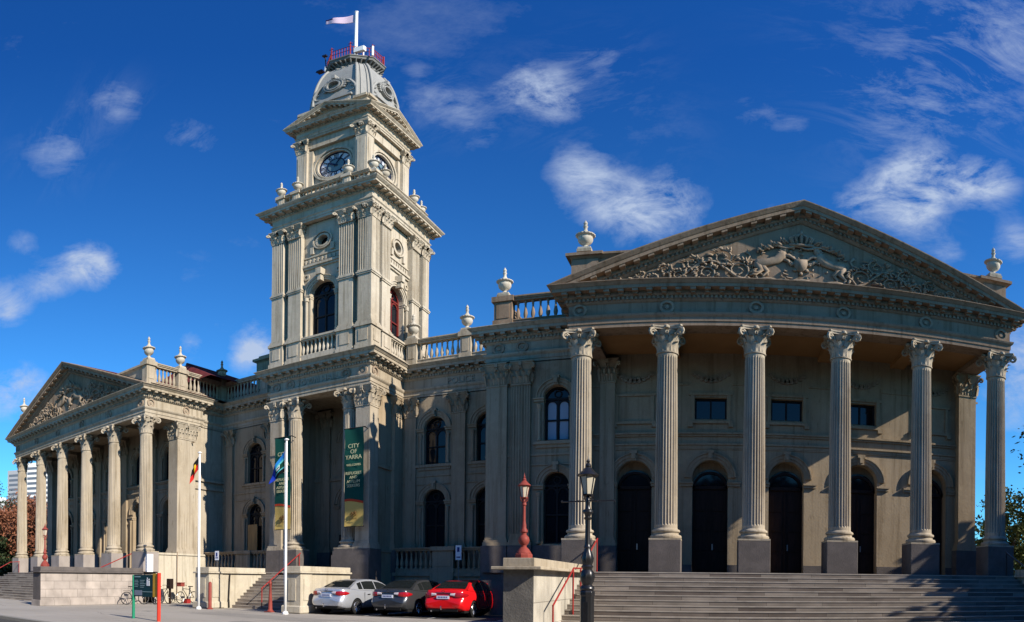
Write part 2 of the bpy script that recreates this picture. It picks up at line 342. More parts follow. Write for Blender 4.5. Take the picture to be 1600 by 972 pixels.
# ------------------------------------------------------------------ building kit
def front(Y0): return lambda u, o, z: (u, Y0 - o, z)
def rightf(X0): return lambda u, o, z: (X0 + o, u, z)
def facing(cx, cy, k, half):                       # k = 0 front, 1 right, 2 back, 3 left; u measured from the face centre
    a = k * pi / 2; ca, sa = cos(a), sin(a)
    def f(u, o, z):
        x, y = u, -(half + o); return (cx + x * ca - y * sa, cy + x * sa + y * ca, z)
    return f
NA = 14
def wall_panel(mb, u0, u1, z0, z1, ops, depth=.35):
    """face at o=0 with openings c,w,zb,zs,kind('arch','rect','round')"""
    groups = {}
    for op in ops: groups.setdefault(round(op['c'], 3), []).append(op)
    cur = u0
    for c in sorted(groups):
        g = sorted(groups[c], key=lambda q: q['zb']); hw = max(q['w'] for q in g) / 2
        mb.quad((cur, 0, z0), (c - hw, 0, z0), (c - hw, 0, z1), (cur, 0, z1)); cur = c + hw; zc = z0
        for q in g:
            w = q['w'] / 2; k = q.get('kind', 'arch'); zb = q['zb']; zs = q['zs']
            if k == 'round': zb0 = zb - w; top = zb + w
            else: zb0 = zb; top = zs + (w if k == 'arch' else 0)
            mb.quad((c - hw, 0, zc), (c + hw, 0, zc), (c + hw, 0, zb0), (c - hw, 0, zb0))
            if w < hw - 1e-4:
                for s_ in (-1, 1): mb.quad((c + s_ * hw, 0, zb0), (c + s_ * w, 0, zb0), (c + s_ * w, 0, top), (c + s_ * hw, 0, top))
            loop = []
            if k == 'rect': loop = [(c - w, zb), (c + w, zb), (c + w, zs), (c - w, zs)]
            else:
                cz = zs if k == 'arch' else zb
                arc = [(c + w * cos(pi * i / NA), cz + w * sin(pi * i / NA)) for i in range(NA + 1)]
                for i in range(NA):
                    a, b = arc[i], arc[i + 1]; mb.quad((a[0], 0, a[1]), (a[0], 0, top), (b[0], 0, top), (b[0], 0, b[1]))
                if k == 'arch': loop = [(c - w, zb), (c + w, zb)] + arc
                else:
                    arc2 = [(c + w * cos(pi + pi * i / NA), cz + w * sin(pi + pi * i / NA)) for i in range(NA + 1)]
                    for i in range(NA):
                        a, b = arc2[i], arc2[i + 1]; mb.quad((a[0], 0, a[1]), (a[0], 0, zb0), (b[0], 0, zb0), (b[0], 0, b[1]))
                    loop = arc + arc2[1:-1]
            n = len(loop)
            for i in range(n):
                a, b = loop[i], loop[(i + 1) % n]
                if (a[0] - b[0]) ** 2 + (a[1] - b[1]) ** 2 < 1e-9: continue
                mb.quad((a[0], 0, a[1]), (b[0], 0, b[1]), (b[0], -depth, b[1]), (a[0], -depth, a[1]))
            zc = top
        mb.quad((c - hw, 0, zc), (c + hw, 0, zc), (c + hw, 0, z1), (c - hw, 0, z1))
    mb.quad((cur, 0, z0), (u1, 0, z0), (u1, 0, z1), (cur, 0, z1))
    return mb
def ring(mb, c, cz, r0, r1, o0, o1, a0=0, a1=pi, n=18):
    P = []
    for i in range(n + 1):
        a = a0 + (a1 - a0) * i / n
        P.append([mb.P(c + r * cos(a), o, cz + r * sin(a)) for r, o in ((r0, o0), (r0, o1), (r1, o1), (r1, o0))])
    for A, B in zip(P, P[1:]):
        for k in range(4): mb.f.append([A[k], A[(k + 1) % 4], B[(k + 1) % 4], B[k]])
    if a1 - a0 < 2 * pi - .01: mb.f.append(P[0]); mb.f.append(P[-1][::-1])
    return mb
def archivolt(mb, c, zs, r, o=.0):
    ring(mb, c, zs, r + .03, r + .14, o - .02, o + .05); ring(mb, c, zs, r + .14, r + .27, o - .02, o + .09); ring(mb, c, zs, r + .27, r + .32, o - .02, o + .14)
    mb.box(c - .11, c + .11, o - .02, o + .20, zs + r - .02, zs + r + .40); mb.box(c - .15, c + .15, o - .02, o + .24, zs + r + .28, zs + r + .41)
    mb.box(c - .07, c + .07, o, o + .26, zs + r + .05, zs + r + .28)
def impost(mb, c, r, zs, w=.34, o=.0):
    for s in (-1, 1):
        x0, x1 = sorted((c + s * (r - .02), c + s * (r + w))); mb.box(x0, x1, o - .25, o + .08, zs - .16, zs - .05); mb.box(x0 - .02, x1 + .02, o - .25, o + .13, zs - .05, zs + .02)
def colonette(mb, c, r, zb, zs, o=.02):
    for s in (-1, 1):
        x = c + s * (r + .16); pr = [(.10, 0), (.10, .06), (.075, .1), (.065, .2), (.06, zs - zb - .45), (.075, zs - zb - .42), (.07, zs - zb - .36), (.12, zs - zb - .16)]
        n = 10; rings = []
        for rr, h in pr: rings.append([mb.P(x + rr * cos(2 * pi * k / n), o + .06 + rr * sin(2 * pi * k / n), zb + h) for k in range(n)])
        for a, b in zip(rings, rings[1:]):
            for k in range(n): mb.f.append([a[k], a[(k + 1) % n], b[(k + 1) % n], b[k]])
def window(parent, xf, c, w, zb, zs, depth=.30, frame='dark_frame', kind='arch', name='window', trans=True, blind=False, fw=.07):
    r = w / 2; o = -depth
    f = MB(xf)
    if kind == 'arch':
        ring(f, c, zs, r - fw, r + .01, o, o + .10)
        f.box(c - r, c - r + fw, o, o + .1, zb, zs); f.box(c + r - fw, c + r, o, o + .1, zb, zs)
        f.box(c - r + fw, c + r - fw, o + .005, o + .095, zs - .05, zs + .05)
        for s in (-1, 1):       # twin round-headed lights and the ring above them
            ring(f, c + s * r * .46, zs - r * .46 - .05, r * .34, r * .46, o + .01, o + .07, n=8)
        ring(f, c, zs + r * .42, r * .22, r * .32, o + .01, o + .07, 0, 2 * pi, 12)
    else:
        f.box(c - r, c + r, o, o + .1, zs - fw, zs); f.box(c - r, c - r + fw, o, o + .1, zb, zs - fw); f.box(c + r - fw, c + r, o, o + .1, zb, zs - fw)
    f.box(c - .035, c + .035, o + .003, o + .085, zb, zs - .05); f.box(c - r + fw, c + r - fw, o, o + .1, zb, zb + fw)
    if zs - zb > 1.6: f.box(c - r + fw, c + r - fw, o + .006, o + .088, (zb + zs) / 2 - .04, (zb + zs) / 2 + .03)
    fo = obj(name, f, M[frame], parent)
    p = MB(xf); pts = [(c - r, o + .02, zb), (c + r, o + .02, zb)]
    if kind == 'arch': pts += [(c + r * cos(pi * i / 12), o + .02, zs + r * sin(pi * i / 12)) for i in range(13)]
    else: pts += [(c + r, o + .02, zs), (c - r, o + .02, zs)]
    p.poly(pts); obj('pane', p, M['glass'], fo, fix=False)
    if blind:
        b = MB(xf)
        for s in (-1, 1):
            x0 = c + s * r * .46 - r * .32; x1 = c + s * r * .46 + r * .32; zt = zs - r * .5
            b.poly([(x0, o + .03, zb + .12), (x1, o + .03, zb + .12)] + [((x0 + x1) / 2 + r * .32 * cos(pi * i / 8), o + .03, zt + r * .3 * sin(pi * i / 8)) for i in range(9)])
        obj('blind', b, M['blind'], fo, fix=False)
    return fo
def door(parent, xf, c, w, zb, zs, depth=.45):
    r = w / 2; o = -depth; f = MB(xf)
    f.box(c - r, c + r, o - .05, o, zb, zs + .0)
    for s in (-1, 1):
        for k in range(4):
            z0 = zb + .15 + k * (zs - zb - .25) / 4; z1 = z0 + (zs - zb - .25) / 4 - .12
            f.box(c + s * r * .52 - r * .34, c + s * r * .52 + r * .34, o - .01, o + .035, z0, z1)
    f.box(c - .03, c + .03, o - .01, o + .05, zb, zs); f.box(c - r, c + r, o - .02, o + .09, zs - .02, zs + .12)
    ring(f, c, zs, r - .09, r + .01, o - .02, o + .09)
    d = obj('door', f, M['timber'], parent)
    p = MB(xf); p.poly([(c - r, o - .02, zs + .1), (c + r, o - .02, zs + .1)] + [(c + r * cos(pi * i / 12), o - .02, zs + .1 + r * .98 * sin(pi * i / 12)) for i in range(13)])
    obj('fanlight', p, M['glass'], d, fix=False)
    h = MB(xf); h.box(c + .08, c + .13, o + .05, o + .10, zb + 1.0, zb + 1.25); obj('handle', h, M['alloy'], d)
    return d

# ---- columns
def leaf(mb, base, up, out, side, w, h, curl):
    """one acanthus leaf: a bent tongue, lobed along its edges"""
    n = 6; rows = []
    for i in range(n + 1):
        t = i / n; ww = w * (.72 + .38 * sin(pi * min(1, t * 1.15))) * (1 - .45 * max(0, t - .7) / .3) * (1 + .12 * (i % 2))
        o = .02 + curl * t ** 3; z = h * (t if t < .88 else .88 + (t - .88) * .2 - (.07 if i == n else 0))
        c = base + up * z + out * o
        rows.append([c - side * ww / 2 - out * (.035), c + out * .02, c + side * ww / 2 - out * (.035)])
    ids = [[mb.P(*p) for p in r_] for r_ in rows]
    for a, b in zip(ids, ids[1:]):
        mb.f.append([a[0], a[1], b[1], b[0]]); mb.f.append([a[1], a[2], b[2], b[1]])
def volute(mb, p0, out, up, h, r, th=.05):
    pts = []; rad = []
    for i in range(5): t = i / 4; pts.append(p0 + up * (h * t * .86) + out * (r * .9 * t ** 1.8)); rad.append(th * (.6 + .4 * t))
    c = pts[-1] - up * (r * .42) + out * 0.02
    for i in range(11):
        a = pi / 2 - i * pi * 2 / 8; rr = r * .42 * (1 - i / 13); pts.append(c + up * (rr * sin(a)) + out * (rr * cos(a))); rad.append(th * (1 - i / 18))
    mb.tube(pts, rad, 5)
def capital_round(rn=.345, H=1.08):
    mb = MB(); Z = Vector((0, 0, 1))
    mb.lathe([(rn, 0), (rn + .05, .02), (rn + .055, .06), (rn, .09), (rn - .01, .2), (rn, .5), (rn + .04, .75), (rn + .13, .92)], n=32, cap=False)
    for row, (h, k, off, cu, w) in enumerate(((.42, 8, 0, .17, .27), (.70, 8, pi / 8, .22, .25))):
        for i in range(k):
            a = 2 * pi * i / k + off; o = Vector((cos(a), sin(a), 0)); s_ = Vector((-sin(a), cos(a), 0)); leaf(mb, o * (rn + .0) + Z * (.08 + .0 * row), Z, o, s_, w, h, cu)
    for i in range(4):
        a = pi / 4 + i * pi / 2; o = Vector((cos(a), sin(a), 0)); volute(mb, o * (rn - .0) + Z * .52, o, Z, .50, .36, .065)
        s_ = Vector((-sin(a), cos(a), 0)); leaf(mb, o * (rn + .02) + Z * .45, Z, o, s_, .2, .32, .22)
        a = i * pi / 2; o = Vector((cos(a), sin(a), 0)); s_ = Vector((-sin(a), cos(a), 0))
        for q in (-1, 1): volute(mb, o * rn + s_ * (q * .12) + Z * .50, (s_ * -q * .55 + o * .45).normalized(), Z, .42, .15, .035)
        mb.lathe([(.02, -.09), (.10, -.05), (.11, 0), (.08, .06), (.02, .09)], o.x * (rn + .19), o.y * (rn + .19), 8, z=.98)
    # abacus with hollow sides
    for z0, z1, e in ((.94, 1.02, 0), (1.02, H, .04)):
        P = []
        for i in range(4):
            a0 = -pi / 4 + i * pi / 2; a1 = a0 + pi / 2; R0 = .74 + e
            p, q = Vector((cos(a0), sin(a0))) * R0, Vector((cos(a1), sin(a1))) * R0; mdir = ((p + q) / 2).normalized(); d = (q - p).normalized()
            P += [p + d * .07]
            for k in range(1, 6): t = k / 6; P.append(p + (q - p) * t - mdir * (.115 * sin(pi * t)))
            P += [q - d * .07]
        A = [mb.P(p.x, p.y, z0) for p in P]; B = [mb.P(p.x, p.y, z1) for p in P]; n = len(P)
        mb.f += [A[::-1], B] + [[A[k], A[(k + 1) % n], B[(k + 1) % n], B[k]] for k in range(n)]
    return mb
def capital_square(w, d, H=1.08):
    """for piers: w along x, d along y, centred"""
    mb = MB(); Z = Vector((0, 0, 1)); hx, hy = w / 2, d / 2
    mb.box(-hx - .03, hx + .03, -hy - .03, hy + .03, 0, .07); mb.box(-hx, hx, -hy, hy, .07, .93)
    mb.frustum(-hx, hx, -hy, hy, .70, .94, .10)
    for k in range(4):
        a = k * pi / 2 - pi / 2; o = Vector((cos(a), sin(a), 0)); s_ = Vector((-sin(a), cos(a), 0)); L = hx if k % 2 == 0 else hy; D = hy if k % 2 == 0 else hx
        if L < .1: continue
        cnt = max(1, int(round(2 * L / .24)))
        for i in range(cnt): u = -L + (i + .5) * 2 * L / cnt; leaf(mb, o * D + s_ * u + Z * .08, Z, o, s_, 2 * L / cnt * 1.0, .36, .13)
        for i in range(cnt + 1): u = -L + i * 2 * L / cnt; leaf(mb, o * D + s_ * u + Z * .1, Z, o, s_, 2 * L / cnt * .9, .60, .17)
        for q in (-1, 1): volute(mb, o * D + s_ * (q * .1 * L / .4) + Z * .52, (s_ * -q * .5 + o * .5).normalized(), Z, .40, .14, .03)
        mb.box(*sorted((o.x * (D + .12) - abs(s_.x) * .07 - abs(o.x) * .06, o.x * (D + .12) + abs(s_.x) * .07 + abs(o.x) * .06)), *sorted((o.y * (D + .12) - abs(s_.y) * .07 - abs(o.y) * .06, o.y * (D + .12) + abs(s_.y) * .07 + abs(o.y) * .06)), .88, 1.06)
    for sx in (-1, 1):
        for sy in (-1, 1):
            o = Vector((sx, sy, 0)).normalized(); volute(mb, Vector((sx * hx, sy * hy, .5)), o, Z, .48, .24, .055); leaf(mb, Vector((sx * hx, sy * hy, .38)), Z, o, Vector((-o.y, o.x, 0)), .18, .32, .16)
    mb.frustum(-hx - .12, hx + .12, -hy - .12, hy + .12, .94, 1.02, .02); mb.box(-hx - .17, hx + .17, -hy - .17, hy + .17, 1.022, H)
    return mb
def shaft_mb(h, r0=.410, r1=.350, flutes=24):
    mb = MB(); per = 6; n = flutes * per
    def fl(dep):
        def m(a, z):
            t = (a * flutes / (2 * pi)) % 1; return 1 - dep * (max(0, sin(pi * (t - .2) / .8)) ** .6 if t > .2 else 0)
        return m
    zs = [(0, 0), (.10, 0), (.16, 1)] + [(.16 + (h - .32) * i / 6, 1) for i in range(1, 7)] + [(h - .10, 0), (h, 0)]
    rings = []
    for z, f_ in zs:
        t = z / h; r = r0 + (r1 - r0) * (t ** 1.6); m = fl(.12 if f_ else 0)
        rings.append([mb.P(r * m(2 * pi * (k + .0) / n, z) * cos(2 * pi * k / n), r * m(2 * pi * (k + .0) / n, z) * sin(2 * pi * k / n), z) for k in range(n)])
    for a, b in zip(rings, rings[1:]):
        for k in range(n): mb.f.append([a[k], a[(k + 1) % n], b[(k + 1) % n], b[k]])
    return mb
def base_mb(r=.405):
    mb = MB(); mb.box(-.56, .56, -.56, .56, 0, .06)
    mb.lathe([(.54, .06), (.565, .10), (.565, .15), (.53, .19), (.47, .20), (.45, .24), (.46, .28), (.50, .30), (.51, .34), (.49, .38), (.44, .40), (r + .01, .44)], n=32, cap=False); return mb
def make_column(parent, loc, ztop, zped, zfloor, pedmat):
    """loc = x, y; returns the column (shaft mesh) with base, capital and pedestal as sub-parts"""
    hb = .44; hc = 1.08; h = ztop - zped - hb - hc
    sh = obj('column', shaft_mb(h), M['stucco'], parent, origin=(loc[0], loc[1], zped + hb) if parent is None else None, smooth=True, local=True)
    w = Vector((loc[0], loc[1], zped + hb)); sh.location = w - wp(parent); WP[sh.name] = w
    for nm, mb, dz, m in (('base', base_mb(), -hb, M['stucco']), ('capital', capital_round(), h, M['stucco'])):
        c = obj(nm, mb, m, sh, local=True, smooth=True); c.location = (0, 0, dz); WP[c.name] = w + Vector((0, 0, dz))
    p = MB(); hp = zped - zfloor; p.box(-.56, .56, -.56, .56, 0, hp); c = obj('pedestal', p, pedmat, sh, local=True, bevel=.015); c.location = (0, 0, -hb - hp)
    return sh
def pilaster(parent, xf3, u, w, z0, z1, o=.16, fluted=False, m='stucco_wall', cap=True, zfoot=None):
    """flat pilaster on a face given by xf3(u,o,z); depth o in front of the wall"""
    b = MB(xf3); zc = z1 - (1.08 if cap else 0)
    if fluted:
        n = max(4, int(w / .11)); step = w / n; pts = [(u - w / 2, 0)]
        prof = [(u - w / 2, -.05), (u - w / 2, o)]
        for i in range(n):
            a = u - w / 2 + i * step; prof += [(a + step * .18, o), (a + step * .22, o - .035), (a + step * .78, o - .035), (a + step * .82, o)]
        prof += [(u + w / 2, o), (u + w / 2, -.05)]
        za = z0 + .5
        for i in range(len(prof) - 1):
            a, c = prof[i], prof[i + 1]; b.quad((a[0], a[1], za), (c[0], c[1], za), (c[0], c[1], zc), (a[0], a[1], zc))
        b.box(u - w / 2, u + w / 2, -.05, o, z0, za)
    else: b.box(u - w / 2, u + w / 2, -.05, o, z0, zc)
    b.box(u - w / 2 - .10, u + w / 2 + .10, -.05, o + .10, z0, z0 + .14); b.box(u - w / 2 - .07, u + w / 2 + .07, -.05, o + .07, z0 + .14, z0 + .24); b.box(u - w / 2 - .03, u + w / 2 + .03, -.05, o + .03, z0 + .24, z0 + .34)
    p = obj('pilaster', b, M[m], parent)
    if cap:
        c = capital_square(w, o * 2); c2 = MB(); 
        for v in c.v:
            c2.v.append(tuple(xf3(u + v[0], -v[1], zc + v[2])))
        c2.f = c.f; obj('capital', c2, M[m], p)
    if zfoot is not None:
        f = MB(xf3); f.box(u - w / 2 - .12, u + w / 2 + .12, -.05, o + .14, zfoot, z0); obj('pedestal', f, M['bluestone'], p)
    return p
def pier(parent, x0, x1, y0, y1, z0, z1, m='stucco', zfoot=None):
    b = MB(); zc = z1 - 1.08; b.box(x0, x1, y0, y1, z0, zc)
    for e, a, c in ((.10, 0, .14), (.07, .14, .24), (.03, .24, .34)): b.box(x0 - e, x1 + e, y0 - e, y1 + e, z0 + a, z0 + c)
    p = obj('pier', b, M[m], parent); c = capital_square(x1 - x0, y1 - y0); q = MB(); q.merge(c, Matrix.Translation(((x0 + x1) / 2, (y0 + y1) / 2, zc))); obj('capital', q, M[m], p)
    if zfoot is not None: f = MB(); f.box(x0 - .13, x1 + .13, y0 - .13, y1 + .13, zfoot, z0); obj('pedestal', f, M['bluestone'], p)
    return p
# ---- urns and balustrades
def urn_mb(h):
    k = h / 1.56; mb = MB(); mb.box(-.24 * k, .24 * k, -.24 * k, .24 * k, 0, .10 * k)
    g = lambda a, z: 1 + (.05 * abs(cos(a * 9)) if .30 * k < z < .62 * k else (.07 * abs(cos(a * 9)) if .70 * k < z < .82 * k else 0))
    pr = [(.21, .10), (.20, .14), (.11, .19), (.085, .25), (.11, .30), (.19, .35), (.26, .43), (.30, .53), (.31, .62), (.29, .65), (.30, .69), (.385, .74), (.39, .79), (.33, .82), (.24, .87), (.15, .93), (.09, 1.02), (.07, 1.10), (.075, 1.18), (.10, 1.22), (.10, 1.25), (.065, 1.28), (.07, 1.34), (.09, 1.38), (.07, 1.45), (.03, 1.52), (.005, 1.56)]
    mb.lathe([(r * k * .90, z * k) for r, z in pr], n=36, mod=g); return mb
URN = {}
def urn(parent, x, y, z, h=1.56, m='urn'):
    if (h, m) not in URN:
        o = obj('urn', urn_mb(h), M[m], parent, local=True, smooth=True); URN[(h, m)] = o
        o.location = Vector((x, y, z)) - wp(parent); WP[o.name] = Vector((x, y, z)); return o
    return place(URN[(h, m)], parent, (x, y, z))
BAL = [(.075, 0), (.075, .05), (.05, .07), (.075, .16), (.085, .24), (.07, .34), (.042, .50), (.035, .60), (.05, .66), (.035, .70), (.07, .74), (.07, .80)]
BALO = {}
def baluster(par, x, y, z, h):
    k = h / .80; key = (round(h, 2), par.data.materials[0].name)
    if key not in BALO:
        mb = MB(); mb.lathe([(r * min(1.15, k * 1.05), zz * k) for r, zz in BAL], 0, 0, 8)
        o = obj('baluster', mb, par.data.materials[0], par, local=True, smooth=True); BALO[key] = o
    else: o = BALO[key].copy(); COL.objects.link(o); o.parent = par
    o.location = Vector((x, y, z)) - wp(par)
def balustrade(parent, a, b, z0, z1, peds, m='stucco', wd=.34, sp=.27, pw=.62, base=.50, top=.24, name='balustrade'):
    """between plan points a and b; peds = distances along of pedestal centres"""
    mb = MB(); a = Vector(a); b = Vector(b); L = (b - a).length; d = (b - a) / L; n = Vector((d.y, -d.x))
    def seg(t0, t1, w0, w1, zz0, zz1):
        P = [a + d * t0 + n * w0, a + d * t1 + n * w0, a + d * t1 + n * w1, a + d * t0 + n * w1]
        i0 = [mb.P(p.x, p.y, zz0) for p in P]; i1 = [mb.P(p.x, p.y, zz1) for p in P]; mb.f += [i0[::-1], i1] + [[i0[k], i0[(k + 1) % 4], i1[(k + 1) % 4], i1[k]] for k in range(4)]
    zt = z1 - top
    seg(0, L, -wd / 2, wd / 2, z0, z0 + base - .05); seg(0, L, -wd / 2 - .03, wd / 2 + .03, z0 + base - .049, z0 + base)
    seg(0, L, -wd / 2, wd / 2, zt, zt + top * .4); seg(0, L, -wd / 2 - .05, wd / 2 + .05, zt + top * .4 + .001, z1 - top * .3); seg(0, L, -wd / 2 - .09, wd / 2 + .09, z1 - top * .3 + .001, z1)
    edges = [0]
    for p in sorted(peds):
        p0 = p - pw / 2; p1 = p + pw / 2; edges += [p0, p1]
        seg(p0, p1, -wd / 2 - .10, wd / 2 + .10, z0 - .003, z0 + base + .02); seg(p0 + .05, p1 - .05, -wd / 2 - .05, wd / 2 + .05, z0 + base + .02, zt); seg(p0 - .04, p1 + .04, -wd / 2 - .14, wd / 2 + .14, zt - .003, z1 + .03)
        seg(p0 + .16, p1 - .16, -wd / 2 - .075, wd / 2 + .075, z0 + base + .10, zt - .08)
    edges.append(L); o = obj(name, mb, M[m], parent)
    for t0, t1 in zip(edges[::2], edges[1::2]):
        if t1 - t0 < .2: continue
        cnt = max(1, int((t1 - t0) / sp)); 
        for i in range(cnt):
            c = a + d * (t0 + (i + .5) * (t1 - t0) / cnt); baluster(o, c.x, c.y, z0 + base, zt - z0 - base)
    return o

# ------------------------------------------------------------------ the town hall
TH = thing('town_hall', 'grand grey stucco Victorian town hall with a clock tower between two columned porticos', 'town hall', (-16, 26, 0))
ZF = 1.80; ZP = 2.93; ZA = 10.96; ZC = ZA + 1.73
YA = 21.6                                                # face of the portico architraves
RX = 3.09; RS = 3.11; LX = -36.2; LS = 3.17
rx = [RX + (k - 2.5) * RS for k in range(6)]; lx = [LX + (k - 2.5) * LS for k in range(6)]
rx0, rx1 = rx[0] - .4, rx[-1] + .4; lx0, lx1 = lx[0] - .4, lx[-1] + .4
TX0, TX1, TY0, TY1 = -21.3, -15.2, 24.8, 30.9; TCX, TCY = (TX0 + TX1) / 2, (TY0 + TY1) / 2; TH2 = (TX1 - TX0) / 2
BX, BY = -9.4, 24.75; LKY = 28.1; RWY = 25.2
PATH = [(lx0, 46), (lx0, YA), (lx1, YA), (lx1, 26.1), (lx1 - .25, 26.1), (lx1 - .25, LKY), (TX0, LKY), (TX0, TY0), (TX1, TY0), (TX1, LKY), (BX, LKY), (BX, BY), (rx0, BY), (rx0, YA), (rx1, YA), (rx1, 46)]
EN = [(0, 0), (0, .17), (.03, .17), (.03, .34), (.06, .37), (.10, .42), (.12, .48), (.12, .52), (0, .53), (0, 1.00), (.05, 1.03), (.10, 1.09), (.10, 1.22), (.15, 1.23), (.19, 1.28), (.20, 1.31), (.20, 1.43), (.50, 1.43), (.50, 1.57), (.53, 1.58), (.57, 1.63), (.63, 1.69), (.66, 1.70), (.66, 1.73), (-.4, 1.76), (-.8, 1.76), (-.8, 0)]
for sg_, m_ in (((0, 12), 'stucco'), ((12, 15), 'stucco_brown')):
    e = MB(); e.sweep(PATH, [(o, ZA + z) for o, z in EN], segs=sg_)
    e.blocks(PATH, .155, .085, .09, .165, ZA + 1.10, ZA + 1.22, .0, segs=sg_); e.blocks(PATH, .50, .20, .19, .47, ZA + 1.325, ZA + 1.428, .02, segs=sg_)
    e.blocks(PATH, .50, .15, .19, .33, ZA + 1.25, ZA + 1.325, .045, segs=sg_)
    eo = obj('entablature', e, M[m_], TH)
    if m_ == 'stucco': ENT = eo
# frieze wreaths above the columns
def wreath(mb, c, cz, r=.27, o=.0): ring(mb, c, cz, r * .66, r, o - .02, o + .07, 0, 2 * pi, 16); ring(mb, c, cz, .0, r * .3, o - .02, o + .04, 0, 2 * pi, 8)
for xf_, us in ((front(YA), rx + lx), (front(TY0), (TX0 + .4, -19.95, -16.55, TX1 - .4)), (front(BY), (-8.85, -7.8)), (rightf(lx1), (22.0, 24.7)), (rightf(TX1), (TY0 + .4,))):
    for x in us: w = MB(xf_); wreath(w, x, ZA + .77); obj('frieze_wreath', w, M['relief'], ENT, smooth=True)
for txt, cx, Y, s in (('POLICE', -12.0, LKY, .46), ('TOWN HALL', TCX, TY0, .44)):
    t = text_mb(txt, s, .05); q = MB(); q.merge(t, Matrix.Translation((cx, Y - .02, ZA + .60)) @ Matrix.Rotation(pi / 2, 4, 'X')); obj('lettering', q, M['stucco'], ENT, fix=False)

# pediments
def pediment(x0, x1, za, name, m):
    xc = (x0 + x1) / 2; W = (x1 - x0) / 2 + .66; s = (za - ZC) / W; mb = MB(); z0 = ZC - .012
    prof = [(-.45, 0), (.665, 0), (.665, -.05), (.55, -.20), (.515, -.21), (.515, -.37), (.21, -.37), (.21, -.49), (.16, -.53), (.11, -.55), (.11, -.67), (.05, -.74), (0, -.78), (-.10, -.78)]
    def row(p, sg):
        o, t = p; xe = W + t / s - (.66 - .66) ; return (xc + sg * max(0, xe), YA - o, z0), (xc, YA - o, za + t)
    for sg in (-1, 1):
        for p, q in zip(prof, prof[1:]):
            a, b = row(p, sg); c, d = row(q, sg); mb.quad(a, b, d, c)
        # dentils and modillions on the slope
        L = W / cos(math.atan(s)); 
        for st_, w_, o0, o1, t0, t1 in ((.155, .085, .10, .175, -.67, -.55), (.50, .20, .20, .48, -.478, -.375)):
            k = 0; u = .10
            while u < W + t0 / s - w_ - .05:
                xa, xb = xc + sg * u, xc + sg * (u + w_); za_, zb_ = za - s * u, za - s * (u + w_)
                i = [mb.P(x, YA - o, z + t) for x, z in ((xa, za_), (xb, zb_)) for o in (o0, o1) for t in (t0, t1)]
                for q in ((0, 1, 3, 2), (4, 6, 7, 5), (0, 4, 5, 1), (2, 3, 7, 6), (0, 2, 6, 4), (1, 5, 7, 3)): mb.f.append([i[k2] for k2 in q])
                u += st_
    # tympanum and roof
    ti = W - .78 / s; mb.poly([(xc - ti, YA + .04, z0), (xc + ti, YA + .04, z0), (xc, YA + .04, za - .78)])
    mb.box(xc - ti, xc + ti, YA - .42, YA - .0, ZC + .0, ZC + .02)
    P_ = obj(name, mb, M[m], TH)
    r_ = MB()
    for sg in (-1, 1): r_.quad((xc + sg * W, YA + .44, ZC + .06), (xc, YA + .44, za - .004), (xc, 44, za - .004), (xc + sg * W, 44, ZC + .06))
    obj('roof', r_, M['roof'], P_, fix=False)
    return P_, xc, W, s
PR, rxc, RW_, rs_ = pediment(rx0, rx1, 16.52, 'pediment', 'stucco_brown')
PL, lxc, LW_, ls_ = pediment(lx0, lx1, 16.62, 'pediment', 'stucco_brown')
# tympanum carving: scrolls of foliage either side of a shield held by two rearing beasts
def scroll(mb, cx, cz, r, turns, a0, sgn, th, Y):
    pts = []; rad = []
    n = int(10 * turns)
    for i in range(n + 1):
        t = i / n; a = a0 + sgn * turns * 2 * pi * t; rr = r * (1 - .85 * t); pts.append((cx + rr * cos(a), Y - .09, cz + rr * sin(a))); rad.append(th * (1 - .5 * t))
    mb.tube(pts, rad, 6)
    for i in range(2, n - 2, 2):    # leaflets thrown off the scroll
        p = Vector(pts[i]); c = Vector((cx, Y - .09, cz)); d = (p - c).normalized(); l = r * .38 * (1 - i / n)
        tng = Vector((-d.z, 0, d.x)) * sgn
        mb.tube([p, p + d * l * .6 + tng * l * .4 + Vector((0, -.06, 0)), p + d * l * .8 + tng * l * 1.1], [th * .9, th * .7, th * .15], 5)
def beast(mb, x, z, s, Y, horn):
    y = Y - .10
    def T(*p): return [(x + s * a, y - (c if len(q) > 2 else 0), z + b) for q in p for a, b, *rest in [q] for c in [rest[0] if rest else 0]]
    mb.tube(T((-.82, .34), (-.62, .52), (-.2, .60), (.18, .74), (.42, .98), (.50, 1.18)), [.12, .25, .19, .21, .24, .15], 9)      # trunk
    mb.tube(T((.46, 1.08), (.56, 1.34), (.66, 1.50), (.88, 1.42), (.98, 1.34)), [.17, .14, .125, .085, .06], 8)
    mb.tube(T((.40, .92, .06), (.72, .98, .10), (.98, .80, .10), (1.02, .68, .08)), [.11, .085, .055, .05], 6); mb.tube(T((.38, .84), (.70, .70, .04), (.84, .46, .04)), [.11, .08, .05], 6)
    mb.tube(T((-.70, .48, .06), (-.50, .16, .10), (-.78, -.08, .08), (-.66, -.30, .08), (-.52, -.34, .08)), [.20, .13, .075, .06, .05], 6); mb.tube(T((-.55, .45), (-.22, .12), (-.42, -.10), (-.28, -.32)), [.19, .11, .07, .05], 6)
    mb.tube(T((-.88, .40), (-1.08, .30), (-1.12, .62), (-.98, .92), (-1.16, 1.10)), [.06, .05, .045, .05, .09], 6)
    mb.tube(T((.60, 1.58), (.58, 1.70)), [.05, .02], 5)
    if horn: mb.tube(T((.74, 1.55), (1.02, 1.92)), [.04, .01], 5)
    for k in range(7): mb.tube(T((.34 + .045 * k, 1.0 + .09 * k, .03), (.16 + .06 * k, 1.04 + .11 * k, .08)), [.09, .035], 5)
